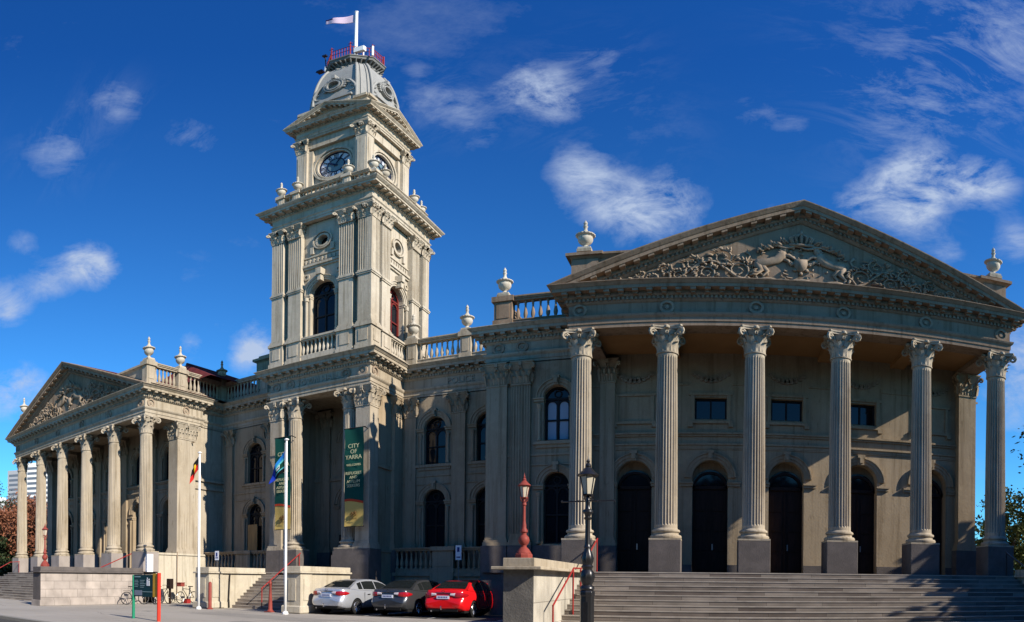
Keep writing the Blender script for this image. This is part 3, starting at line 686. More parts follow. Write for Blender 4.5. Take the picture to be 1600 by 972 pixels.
def carving(xc, P_, scl=1.0):
    mb = MB(); Y = YA + .04; zb = ZC + .10
    # shield, crown, ribbon
    mb.lathe([(.0, 0), (.40, .02), (.44, .10), (.0, .12)], n=14, cap=False) if False else None
    mb_ = MB(front(Y)); sh = [(-.24, 1.20), (.24, 1.20), (.26, .95), (.18, .72), (0, .58), (-.18, .72), (-.26, .95)]
    A = [mb_.P(xc + u, .0, zb + v) for u, v in sh]; B = [mb_.P(xc + u * .9, .13, zb + .90 + (v - .90) * .9) for u, v in sh]; mb_.f += [B] + [[A[i], A[(i + 1) % 7], B[(i + 1) % 7], B[i]] for i in range(7)]
    for i in range(7): ring(mb_, xc + sh[i][0] * 1.15, zb + .9 + (sh[i][1] - .9) * 1.15, .0, .07, 0, .10, 0, 2 * pi, 6)
    mb.merge(mb_)
    for k in range(46):     # mantling and foliage packed round the arms
        u = rnd.uniform(-1.9, 1.9); v = rnd.uniform(.15, 2.35 - abs(u) * .42); a_ = rnd.uniform(0, 2 * pi); l = rnd.uniform(.10, .24)
        p_ = Vector((xc + u, Y - .03, zb + v)); mb.tube([p_, p_ + Vector((cos(a_) * l * .5, -.05, sin(a_) * l * .5)), p_ + Vector((cos(a_ + .7) * l, -.02, sin(a_ + .7) * l))], [.02, .045, .008], 4)
    for k in range(7): a = pi * (k / 6); mb.tube([(xc + .3 * cos(a), Y - .1, zb + 1.85), (xc + .42 * cos(a), Y - .18, zb + 2.1 + .10 * sin(a)), (xc + .06 * cos(a), Y - .12, zb + 2.36)], [.05, .06, .04], 5)
    mb.tube([(xc - .42, Y - .1, zb + 1.84), (xc, Y - .2, zb + 1.80), (xc + .42, Y - .1, zb + 1.84)], .06, 6); mb.tube([(xc, Y - .12, zb + 2.3), (xc, Y - .12, zb + 2.55)], [.09, .04], 6)
    for k in range(9):
        for sg in (-1, 1):
            u = .45 + k * .11; mb.tube([(xc + sg * u, Y - .08, zb + 1.9 - .05 * k), (xc + sg * (u + .18), Y - .17, zb + 2.05 - .06 * k + .1 * sin(k * 2)), (xc + sg * (u + .20), Y - .08, zb + 1.86 - .06 * k)], [.06, .07, .03], 5)
    mb.tube([(xc - 1.5 + 3.0 * i / 14, Y - .10, zb + .16 + .06 * sin(i * 1.1)) for i in range(15)], .06, 6)
    mb.tube([(xc - 1.15 + 2.3 * i / 14, Y - .10, zb + 1.72 + .06 * sin(i * 1.3)) for i in range(15)], .045, 6)
    bb = MB(); beast(bb, -1.25, .46, 1, 0, False); beast(bb, 1.25, .46, -1, 0, True); b0 = len(mb.v)
    mb.v += [(xc + v[0] * .80, Y + v[1] * .50, zb + .04 + v[2] * .90) for v in bb.v]; mb.f += [[i + b0 for i in f_] for f_ in bb.f]
    for sg in (-1, 1):
        stem = []
        for i in range(40):
            u = 1.95 + i * .155; hh = max(.12, (7.6 - u) * .43 - .55); stem.append((xc + sg * u, Y - .09, zb + hh * (.42 + .32 * sin(u * 2.35))))
        mb.tube(stem, [.055 * (1 - i / 60) for i in range(40)], 6)
        for j, u in enumerate((2.2, 2.75, 3.3, 3.8, 4.3, 4.75, 5.2, 5.6, 6.0, 6.4)):
            hh = (7.6 - u) * .43 - .30; r = max(.09, hh * .21); cz = zb + hh * (.28 if j % 2 == 0 else .62)
            scroll(mb, xc + sg * u, cz, r, 1.6, pi * (.5 if j % 2 else -.5), sg * (1 if j % 2 else -1), .042, Y)
            for k in range(20):
                a = rnd.uniform(0, 2 * pi); l = max(.14, r * rnd.uniform(.5, 1.2)); p = Vector((xc + sg * u + r * cos(a), Y - .06, cz + r * .9 * sin(a)))
                if p.z > zb + (7.6 - abs(p.x - xc)) * .43 - .35 or p.z < zb: continue
                q = p + Vector((cos(a + .6) * l * .7, -.08, sin(a + .6) * l * .6))
                if q.z < zb + .02: continue
                mb.tube([p, (p + q) / 2 + Vector((0, -.05, 0)), q], [.025, .05, .008], 4)
    obj('tympanum_carving', mb, M['relief'], P_, smooth='all')
carving(rxc, PR); carving(lxc, PL)

# portico columns
c0 = make_column(TH, (rx[0], YA + .4), ZA, ZP, ZF, M['bluestone'])
for x in rx[1:]: place(c0, TH, (x, YA + .4, ZP + .44))
l0 = make_column(TH, (lx[0], YA + .4), ZA, ZP, ZF, M['pedestal_pale'])
for x in lx[1:]: place(l0, TH, (x, YA + .4, ZP + .44))
for x in (-19.95, -16.55): place(c0, TH, (x, TY0 + .42, ZP + .44))

# floors, ceilings
f = MB(); f.box(rx0 - .19, rx1 + .18, 21.26, RWY + .3, .9, ZF); obj('portico_floor', f, M['step'], TH)
f = MB(); f.box(lx0 - .2, lx1 - .05, 21.26, RWY + .3, .9, ZF); obj('portico_floor', f, M['step'], TH)
f = MB(); f.box(rx0 + .3, rx1 - .3, YA + .8, RWY + .1, ZA + .25, ZA + .4)
for x in rx[1:-1]: f.box(x - .3, x + .3, YA + .8, RWY + .05, ZA + .02, ZA + .25)
obj('portico_ceiling', f, M['ceiling'], TH)
f = MB(); f.box(lx0 + .3, lx1 - .3, YA + .8, RWY + .1, ZA + .25, ZA + .4)
for x in lx[1:-1]: f.box(x - .3, x + .3, YA + .8, RWY + .05, ZA + .02, ZA + .25)
obj('portico_ceiling', f, M['stucco_wall'], TH)

# portico back walls: five arched doors, small square windows above
def portico_wall(xc, sp, x0, x1, glazed):
    xf = front(RWY); ops = []; cs = [xc + (k - 2) * sp for k in range(5)]
    for i, c in enumerate(cs):
        if glazed: ops += [dict(c=c, w=1.45, zb=ZF, zs=5.75), dict(c=c, w=1.25, zb=7.75, zs=9.3)]
        else:
            ops.append(dict(c=c, w=1.45, zb=ZF, zs=5.75))
            if i in (1, 2, 3): ops.append(dict(c=c, w=1.3, zb=8.25, zs=9.2, kind='rect'))
    mb = MB(xf); wall_panel(mb, x0, x1, ZF, ZA + .4, ops, .45)
    for c in cs:
        archivolt(mb, c, 5.75, .725); impost(mb, c, .725, 5.55, .5)
        if glazed: archivolt(mb, c, 9.3, .625); colonette(mb, c, .625, 7.75, 9.3); colonette(mb, c, .725, ZF + .2, 5.5)
        else:
            for z0, z1, o in ((8.05, 8.17, .10), (9.28, 9.40, .08)): mb.box(c - .88, c + .88, -.02, o, z0, z1)
            for s in (-1, 1):
                a, b = sorted((c + s * .66, c + s * .80)); mb.box(a, b, -.02, .06, 8.17, 9.28); mb.box(c + s * .82 - .1, c + s * .82 + .1, -.02, .12, 7.9, 8.05)
    for z0, z1, o in ((7.00, 7.12, .06), (7.12, 7.2, .12), (7.50, 7.58, .08), (7.58, 7.66, .15), (6.94, 7.0, .04)): mb.box(x0 + .3, x1 - .3, -.02, o, z0, z1)
    for i in range(-2, 4):
        u = xc + (i - .5) * sp
        mb.box(u - .66, u + .66, -.02, .05, 9.75, 9.83); 
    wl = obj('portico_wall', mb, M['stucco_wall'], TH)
    cur = x0
    for c in cs + [x1 + .725]: pl = MB(xf); pl.box(cur, c - .725, -.02, .05, ZF, ZF + .38); cur = c + .725; obj('plinth', pl, M['bluestone'], wl)
    for i, c in enumerate(cs):
        door(TH, xf, c, 1.45, ZF, 5.35 if not glazed else 5.5)
        if glazed: window(TH, xf, c, 1.25, 7.75, 9.3)
        elif i in (1, 2, 3): window(TH, xf, c, 1.3, 8.25, 9.2, kind='rect', depth=.3)
    # carved garlands high on the wall
    for c in cs:
        g = MB(xf)
        for k in range(9): t = k / 8; ring(g, c - .7 + 1.4 * t, 10.25 - .28 * sin(pi * t), .02, .10 + .04 * sin(pi * t), -.02, .07, 0, 2 * pi, 7)
        obj('garland', g, M['relief'], wl)
    return wl
portico_wall(RX, RS, rx0, rx1, False); portico_wall(LX, LS, lx0, lx1, True)
for xx in (rx[0] + .0,): pilaster(TH, front(RWY), rx[0] + .45, .62, ZP, ZA, .18, zfoot=ZF)
for k in range(1, 5): pilaster(TH, front(RWY), lx[k], .5, ZP, ZA, .16, zfoot=ZF)
pier(TH, rx1 - .8, rx1, 24.78, RWY + .3, ZP, ZA, 'stucco_wall', ZF)
pier(TH, lx0, lx0 + .8, 24.5, RWY + .3, ZP, ZA, 'stucco', ZF)
pier(TH, lx1 - .8, lx1, 24.05, 25.5, ZP, ZA, 'stucco')
# body of the building behind the facades
b = MB()
b.box(rx0 + .1, rx1 - .02, RWY + .55, 45.9, 0, ZC - .1); b.box(BX + .4, rx0 + .05, BY + .8, 45.8, 0, ZC - .12); b.box(TX1 - .3, BX + .6, LKY + .8, 45.7, 0, ZC - .14)
b.box(TX0 + .4, TX1 - .4, 28.1, 45.6, 0, ZC - .16); b.box(lx1 - .6, TX0 + .5, LKY + .8, 45.5, 0, ZC - .18); b.box(lx0 + .02, lx1 - .8, RWY + .55, 45.4, 0, ZC - .2)
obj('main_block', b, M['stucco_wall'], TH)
# side wall of the left portico, going back to the link
mb = MB(rightf(lx1 - .25)); wall_panel(mb, 25.5, LKY + .1, ZP, ZA + .05, [], .3)
for z0, z1, o in ((7.0, 7.2, .10), (7.5, 7.66, .13)): mb.box(25.5, LKY, -.02, o, z0, z1)
sw = obj('side_wall', mb, M['stucco'], TH)
mb = MB(); mb.box(lx1 - .9, lx1 + .04, 22.45, LKY + .2, 0, ZP - .12); mb.box(lx1 - .94, lx1 + .10, 22.45, LKY + .2, ZP - .12, ZP - .002); mb.box(lx1 - .95, lx1 + .09, 22.45, 26.6, 0, .5)
obj('base_wall', mb, M['cream'], TH)
# link walls
def link_wall(x0, x1, Y, cs, pils, blind=(), w=1.2, zu=(7.35, 9.25), zl=(3.0, 5.45), fl=()):
    xf = front(Y); ops = []
    for c in cs: ops += [dict(c=c, w=w, zb=zu[0], zs=zu[1]), dict(c=c, w=w, zb=zl[0], zs=zl[1])]
    mb = MB(xf); wall_panel(mb, x0, x1, ZF, ZA + .05, ops, .4)
    for c in cs:
        for z in (zu, zl): archivolt(mb, c, z[1], w / 2); impost(mb, c, w / 2, z[1], .42); colonette(mb, c, w / 2, z[0], z[1] - .15)
        mb.box(c - w / 2 - .4, c + w / 2 + .4, -.02, .14, zu[0] - .16, zu[0] - .02); mb.box(c - w / 2 - .3, c + w / 2 + .3, -.02, .07, zu[0] - .30, zu[0] - .16)
    for z0, z1, o in ((6.72, 6.82, .05), (6.30, 6.36, .05)): mb.box(x0, x1, -.02, o, z0, z1)
    wl = obj('link_wall', mb, M['stucco_wall'], TH)
    for c in cs:
        for z in (zu, zl): window(TH, xf, c, w, z[0], z[1], .32, blind=(c in blind and z is zu))
    for u, ww, flt in pils: pilaster(TH, xf, u, ww, ZP, ZA, .16, flt, zfoot=ZF)
    return wl
link_wall(TX1 - .1, BX + .1, LKY, [-13.4, -10.55], [(-14.7, .6, False), (-12.05, .72, False)])
link_wall(lx1 - .3, TX0 + .1, LKY, [-25.35, -22.9], [(-27.4, .55, False), (-24.1, .5, False), (-21.75, .5, False)])
link_wall(BX, rx0 + .1, BY, [-6.3], [(-8.86, .9, False), (-7.8, .82, True)], blind=(-6.3,), w=1.1)
pw = MB(front(LKY - .1)); pw.box(-25.75, -25.0, .0, .05, 2.9, 4.75); obj('boarding', pw, M['plywood'], TH)
mb = MB(); mb.quad((BX, BY, 0), (BX, LKY, 0), (BX, LKY, ZA), (BX, BY, ZA)); mb.box(BX - .14, rx0 + .3, BY - .16, BY + .3, 0, ZP - .002); obj('side_wall', mb, M['bluestone'], TH)
# terraces with balustrades between the wings
def terrace(x0, x1, Y, ped):
    mb = MB(); mb.box(x0, x1, Y, LKY + .2, 0, ZF); mb.box(x0, x1, Y - .1, Y + .1, ZF - .15, ZF + .02); t = obj('terrace', mb, M['stucco_wall'], TH)
    for p, w_ in ped:
        q = MB(); q.box(p - w_ / 2, p + w_ / 2, Y - .18, Y + .1, 0, ZF + .04); obj('buttress', q, M['stucco_wall'], t)
    balustrade(TH, (x0, Y + .18), (x1, Y + .18), ZF + .02, ZF + 1.25, [p - x0 for p, w_ in ped], 'stucco_wall', pw=1.2, base=.2, top=.16, sp=.26)
terrace(TX1, BX, 27.15, [(-12.45, 1.2)]); terrace(lx1 + .1, TX0, 26.3, [(-24.6, .9)])

# attics and parapets
def attic(x0, x1, y0, y1, z1, m):
    mb = MB(); mb.box(x0, x1, y0, y1, ZC + .03, z1 - .22); mb.box(x0 - .06, x1 + .06, y0 - .06, y1, ZC + .03, ZC + .38)
    mb.frustum(x0 - .02, x1 + .02, y0 - .02, y1, z1 - .22, z1 - .1, .14); mb.box(x0 - .2, x1 + .2, y0 - .2, y1, z1 - .1, z1)
    for xa, xb in ((x0, x0 + .85), (x1 - .85, x1)):
        mb.box(xa - .07, xb + .07, y0 - .09, y0 + .85, ZC + .4, z1 - .24); mb.box(xa - .26, xb + .26, y0 - .26, y0 + 1.0, z1 - .102, z1 + .03)
    return obj('attic', mb, M[m], TH)
attic(rx0 + .05, rx1 - .05, YA + .5, 44.2, 14.55, 'stucco_brown')
mb = MB(); x0 = lx0 + .05; x1 = lx1 - .35; y0 = YA + .2
mb.box(x0, x1, y0 + .3, y0 + .7, ZC + .03, 14.2); mb.frustum(x0, x1, y0 + .3, y0 + .7, 14.2, 14.32, .1); mb.box(x0 - .1, x1 + .1, y0 + .16, y0 + .84, 14.321, 14.45)
obj('attic', mb, M['stucco'], TH)
ZB0, ZB1 = ZC + .03, 14.42
balustrade(TH, (lx1 - .33, y0 - .05), (lx1 - .33, 26.15), ZB0, ZB1, [.35, 2.75], 'stucco', pw=.72)
balustrade(TH, (lx1 - .50, 26.15), (lx1 - .50, 28.45), ZB0, ZB1, [2.05], 'stucco', pw=.6)
balustrade(TH, (lx1 - .3, LKY + .35), (TX0 + .1, LKY + .35), ZB0, ZB1, [3.4], 'stucco', pw=.6)
balustrade(TH, (TX1 + .0, LKY + .35), (BX + .4, LKY + .35), ZB0, ZB1, [.35, 3.35], 'stucco', pw=.66)
balustrade(TH, (BX + .25, BY + .35), (rx0 + .1, BY + .35), ZB0, ZB1, [.42], 'stucco_brown', pw=.9, sp=.30)
balustrade(TH, (BX + .45, LKY + .4), (BX + .45, BY + .55), ZB0, ZB1, [], 'stucco_brown')
for x, y, z, m in ((lx1 - .33, y0 + .30, ZB1 + .03, 'urn'), (lx1 - .33, y0 + 2.70, ZB1 + .03, 'urn'), (lx0 + .45, y0 + .3, 14.45, 'urn'), (lx1 - .50, 28.2, ZB1 + .03, 'stucco_wall'), (TX1 + .35, LKY + .35, ZB1 + .03, 'urn'), (TX1 + 3.35, LKY + .35, ZB1 + .03, 'urn'),
                (BX + .67, BY + .35, ZB1 + .03, 'urn'), (rx0 + .45, YA + .62, 14.70, 'urn'), (rx1 - .45, YA + .62, 14.70, 'urn')):
    q = MB(); q.box(x - .27, x + .27, y - .27, y + .27, z - .02, z + .12); uo = urn(TH, x, y, z + .12, m=m); obj('urn_block', q, M['stucco'], TH)
# hall roof behind the left link, and a chimney
r_ = MB(); zr = 16.3
r_.quad((-31, 27.5, zr), (-31, 44, zr), (-27.0, 44, 14.2), (-27.0, 25.9, 14.2)); r_.quad((-31, 27.5, zr), (-31, 44, zr), (-36, 44, 14), (-36, 25.9, 14)); r_.poly([(-31, 27.5, zr), (-36, 25.9, 14), (-27.0, 25.9, 14.2)])
for k in range(34): yy = 28 + k * .45; r_.box(-30.95, -27.1, yy, yy + .06, 14.2, 14.22) if False else None
ro = obj('roof', r_, M['roof'], TH, fix=False)
q = MB()
for k in range(30):
    yy = 27.6 + k * .5; q.tube([(-31, yy, zr + .03), (-27.0, yy, 14.23)], .05, 4)
q.tube([(-31, 27.5, zr + .04), (-31, 44, zr + .04)], .10, 6); obj('roof_rib', q, M['roof'], ro)
c = MB(); c.box(-27.9, -26.6, 31, 32.2, 13.5, 16.5); c.frustum(-27.9, -26.6, 31, 32.2, 16.5, 16.62, .14); c.box(-28.1, -26.4, 30.8, 32.4, 16.621, 16.8); c.box(-27.8, -26.7, 31.1, 32.1, 16.8, 17.05); obj('chimney', c, M['stucco_wall'], TH)
mb = MB(); mb.box(rx0 - .06, rx0 + .1, BY + .01, RWY + .2, ZF, ZA + .05); obj('side_wall', mb, M['stucco_wall'], TH)
# ------------------------------------------------------------------ tower porch
pier(TH, TX0, TX0 + .78, TY0, TY0 + .82, ZP, ZA, 'stucco', ZF - 1.0); pier(TH, TX1 - .78, TX1, TY0, TY0 + .82, ZP, ZA, 'stucco', 0)
pier(TH, TX1 - .78, TX1, 27.2, LKY + .1, ZP, ZA, 'stucco_wall', 0)
mb = MB(); mb.box(TX0 + .05, TX1 - .05, TY0 + .1, 28.2, .0, ZF); mb.box(TX0 + .06, TX0 + .5, TY0 + .7, 28.2, ZF, ZA + .1)
mb.box(TX1 - .5, TX1 - .1, TY0 + .8, 28.2, ZF, ZP - .003); mb.box(TX1 - .55, TX1 - .05, TY0 + .8, 28.2, ZP - .12, ZP)
mb.box(TX0 + .5, TX1 - .5, TY0 + .85, 28.2, ZA + .15, ZA + .3); mb.box(TX1 - .45, TX1 - .2, TY0 + .8, 27.3, ZP + .001, ZA + .1); mb.box(TX1 - .5, TX1 - .12, TY0 + .8, 27.3, 7.0, 7.2)
for x in (-19.95, -16.55): mb.box(x - .60, x + .60, TY0 - .18, TY0 + 1.0, ZF - .001 if x > -18 else ZF - .5, ZF)
PB = obj('porch', mb, M['stucco_wall'], TH)
mb = MB(front(28.12)); wall_panel(mb, TX0 + .4, TX1 - .4, ZF, ZA + .2, [dict(c=TCX, w=1.7, zb=ZF, zs=5.6), dict(c=TCX, w=1.5, zb=7.4, zs=9.1)], .4)
archivolt(mb, TCX, 5.6, .85); impost(mb, TCX, .85, 5.5); archivolt(mb, TCX, 9.1, .75)
for z0, z1, o in ((6.9, 7.1, .1),): mb.box(TX0 + .4, TX1 - .4, -.02, o, z0, z1)
obj('porch_wall', mb, M['stucco_wall'], TH)
door(TH, front(28.12), TCX, 1.7, ZF, 5.4); window(TH, front(28.12), TCX, 1.5, 7.4, 9.1)
for u in (-20.0, -16.4): pilaster(TH, front(28.12), u, .6, ZP, ZA, .16, zfoot=ZF)
mb = MB(); mb.box(TX0 - .1, TX0 + 1.0, TY0 - .14, TY0 + .9, 0, ZF - 1.0 + .8); obj('porch_plinth', mb, M['bluestone'], TH); mb = MB(); mb.box(TX1 - 2.0, TX1 + .12, TY0 - .2, TY0 + .95, 0, ZP - .30); mb.box(TX1 - 1.95, TX1 + .07, TY0 - .16, TY0 + .9, ZP - .3, ZP - .1)
obj('porch_plinth', mb, M['bluestone'], TH)
q = MB(front(28.12)); q.box(-18.9 - .2, -18.9 + .35, 0.02, .06, 3.3, 3.9)
obj('plaque', q, M['dark_frame'], PB)

# ------------------------------------------------------------------ clock tower
H0 = TH2                                              # half width at the pier faces
TW = MB()                                             # walls of the shaft
zb0, zsill, zband, zcap, zent = ZC + .03, 14.30, 17.2, 21.72, 21.72
for k in range(4):
    xf = facing(TCX, TCY, k, H0 - .35); TW.xf = xf
    wall_panel(TW, -H0 + .35, H0 - .35, zb0, zent + .1, [dict(c=0, w=1.5, zb=zsill, zs=16.95), dict(c=0, w=.66, zb=20.35, zs=0, kind='round')], .40)
    # paired piers, plain below the band, fluted above
    for u0, u1, o in ((-H0 + .0, -H0 + .75, .35), (-H0 + 1.08, -H0 + 1.88, .30), (H0 - 1.88, H0 - 1.08, .30), (H0 - .75, H0, .35)):
        o0 = 0
        outer = o == .35
        u0_, u1_ = max(u0, -H0 + .003), min(u1, H0 - .003)
        if outer: o0 = .004
        TW.box(u0_, u1_, 0, o, zsill, zband); TW.box(u0_ - .05 + .002, u1_ + .05 - .002, 0, o + .05, zband, zband + .09); TW.box(u0_ - .08, u1_ + .08, 0, o + .08, zband + .09, zband + .16); TW.box(u0_ - .03, u1_ + .03, 0, o + .03, zband + .16, zband + .28)
        TW.box(u0_ - .08, u1_ + .08, 0, o + .08, zsill, zsill + .10); TW.box(u0_ - .04, u1_ + .04, 0, o + .04, zsill + .1, zsill + .2)
        w_ = u1 - u0; n = 6; stp = w_ / n; pts = [(u0_, 0), (u0_, o)]
        for i in range(n): a = u0 + i * stp; pts += [(a + stp * .2, o), (a + stp * .28, o - .05), (a + stp * .72, o - .05), (a + stp * .8, o)]
        pts += [(u1_, o), (u1_, 0)]
        for p, q_ in zip(pts, pts[1:]): TW.quad((p[0], p[1], zband + .28), (q_[0], q_[1], zband + .28), (q_[0], q_[1], 20.84), (p[0], p[1], 20.84))
        # pedestal with panel
        TW.box(u0_ - .10, u1_ + .10, 0, o + .12, zb0, zb0 + .42); TW.box(u0_ - .06, u1_ + .06, 0, o + .07, zb0 + .42, zsill - .16); TW.box(u0_ - .12, u1_ + .12, 0, o + .14, zsill - .16, zsill - .002)
        TW.box(u0_ + .12, u1_ - .12, 0, o + .10, zb0 + .62, zsill - .32)
    # window surround, keystone, string, tablet, wreath round the oculus
    archivolt(TW, 0, 16.95, .75); impost(TW, 0, .75, 16.9, .30)
    TW.box(-.16, .16, 0, .42, 17.95, 18.35); TW.box(-.10, .10, 0, .34, 17.6, 17.95)
    TW.box(-1.25, 1.25, -.02, .16, 18.75, 18.9); TW.box(-1.25, 1.25, -.02, .09, 18.62, 18.75); TW.box(-1.2, 1.2, -.02, .06, 19.35, 19.45)
    for s in (-1, 1): ring(TW, s * 1.0, 18.15, .10, .20, -.02, .06, 0, 2 * pi, 12)
    ring(TW, 0, 20.35, .33, .45, -.02, .08, 0, 2 * pi, 20); ring(TW, 0, 20.35, .52, .60, -.02, .12, 0, 2 * pi, 20)
    for i in range(9): TW.box(-1.1 + i * .25, -.98 + i * .25, -.01, .07, 19.0, 19.25)
    for s in (-1, 1): TW.box(s * .62 - .1, s * .62 + .1, -.01, .12, 19.55, 20.0)
for k in range(4):
    TW.xf = facing(TCX, TCY, k, H0 - .35); TW.box(-1.12, 1.12, .06, .34, zb0, zb0 + .55); TW.box(-1.12, 1.12, .08, .32, zsill - .20, zsill - .12); TW.box(-1.12, 1.12, .04, .38, zsill - .119, zsill - .01)
TWo = obj('tower_wall', TW, M['stucco_tower'], TH)
for k in range(4):
    xf = facing(TCX, TCY, k, H0 - .35)
    for i in range(9): p = xf(-1.0 + i * .25, .20, zb0 + .55); baluster(TWo, *p, zsill - .20 - zb0 - .55)
    q = MB(xf); q.quad((-1.1, .004, zb0 + .5), (1.1, .004, zb0 + .5), (1.1, .004, zsill - .15), (-1.1, .004, zsill - .15)); obj('recess_shade', q, M['relief'], TWo, fix=False)  # browner sheet on the flat wall, painting the shade behind the balusters
for k in range(4):
    xf = facing(TCX, TCY, k, H0 - .35); o_ = k * pi / 2
    q = MB(xf); q.poly([(.33 * cos(2 * pi * i / 16), -.30, 20.35 + .33 * sin(2 * pi * i / 16)) for i in range(16)]); obj('oculus', q, M['glass'], TWo, fix=False)
    window(TWo, xf, 0, 1.5, zsill, 16.95, .36, frame='red_frame' if k else 'dark_frame', fw=.11)
    if k > 1: continue
    for s in (-1, 1):
        cc = MB(xf); x = s * .93
        for z0, z1, r in ((zsill, zsill + .12, .12), (zsill + .12, 16.55, .075), (16.55, 16.78, .12)):
            n = 10; A = [cc.P(x + r * cos(2 * pi * i / n), .10 + r * sin(2 * pi * i / n), z0) for i in range(n)]; B = [cc.P(x + r * cos(2 * pi * i / n), .10 + r * sin(2 * pi * i / n), z1) for i in range(n)]
            cc.f += [A[::-1], B] + [[A[i], A[(i + 1) % n], B[(i + 1) % n], B[i]] for i in range(n)]
        obj('colonette', cc, M['stucco_tower'], TWo, smooth=True)
# capitals of the tower piers
cs1, cs2 = capital_square(.75, .5), capital_square(.80, .5)
for k in range(4):
    xf = facing(TCX, TCY, k, H0 - .35)
    for u, cs in ((-H0 + .375, cs1), (-H0 + 1.48, cs2), (H0 - 1.48, cs2), (H0 - .375, cs1)):
        q = MB(); b0 = 0
        for v in cs.v: q.v.append(tuple(xf(u + v[0] * .96, max(-.1, .10 - v[1]), 20.84 + v[2] * .82)))
        q.f += [[i + b0 for i in f_] for f_ in cs.f]
        obj('capital', q, M['stucco_tower'], TWo)
def square(h): return [(TCX - h, TCY - h), (TCX + h, TCY - h), (TCX + h, TCY + h), (TCX - h, TCY + h)]
# upper entablature with its deep cornice
E2 = [(-.6, 0), (0, 0), (0, .16), (.03, .16), (.03, .30), (.09, .36), (.09, .40), (0, .41), (0, .84), (.08, .90), (.08, 1.0), (.14, 1.05), (.16, 1.10), (.50, 1.12), (.50, 1.24), (.54, 1.26), (.64, 1.36), (.66, 1.42), (-.6, 1.50)]
t = MB(); t.sweep(square(H0), [(o, zent + z) for o, z in E2], closed=True); t.blocks(square(H0), .17, .09, .07, .13, zent + .905, zent + .99, .0, closed=True)
t.blocks(square(H0), .46, .18, .15, .46, zent + 1.0, zent + 1.115, .02, closed=True)
obj('tower_cornice', t, M['stucco_tower'], TH)
zr_ = zent + 1.46
t = MB(); t.box(TCX - H0 + .3, TCX + H0 - .3, TCY - H0 + .3, TCY + H0 - .3, zent, zr_)
tb = obj('tower_roof', t, M['stucco_tower'], TH)
for k in range(4):
    c = square(H0 - .20); a, b = c[k], c[(k + 1) % 4]; L = 2 * (H0 - .2)
    balustrade(TH, a, b, zr_, zr_ + 1.12, [.32, 1.30, L - 1.30] if True else [], 'stucco_tower', wd=.26, sp=.24, pw=.52, base=.28, top=.16)
for k in range(4):
    a, b = Vector(square(H0 - .2)[k]), Vector(square(H0 - .2)[(k + 1) % 4]); d = (b - a).normalized()
    for t_ in (.32 - .1, 1.30, 2 * (H0 - .2) - 1.30):
        p = a + d * t_; urn(TH, p.x, p.y, zr_ + 1.15, 1.30, 'urn')
# clock stage
HC = 2.18; zk0, zk1 = zr_, 28.05; zk2 = 29.12
K = MB()
for k in range(4):
    K.xf = facing(TCX, TCY, k, HC - .38)
    wall_panel(K, -HC + .38, HC - .38, zk0, zk2 + .05, [dict(c=0, w=2.04, zb=26.62, zs=0, kind='round')], .16)
    ring(K, 0, 26.62, 1.02, 1.12, -.02, .08, 0, 2 * pi, 32); ring(K, 0, 26.62, 1.18, 1.32, -.02, .14, 0, 2 * pi, 32)
    for s in (-1, 1):
        a, b = sorted((s * (HC - .003), s * (HC - .66))); K.box(a, b, 0, .38, zk0, zk1); K.box(a - .06, b + .06, 0, .44, zk0, zk0 + .85); K.box(a - .05, b + .05, 0, .43, zk0 + 1.3, zk0 + 1.42)
        K.box(a + .10, b - .10, 0, .405, zk0 + 1.7, zk1 - .3)
        a, b = sorted((s * (HC - .67), s * (HC - .92))); K.box(a, b, 0, .20, zk0, zk1 + .1)
    K.box(-HC + .9, HC - .9, 0, .10, zk0, zk0 + .9); K.box(-HC + .6, HC - .6, 0, .22, zk1 + .3, zk2)
KO = obj('clock_stage', K, M['stucco_tower'], TH)
csq = capital_square(.66, .5)
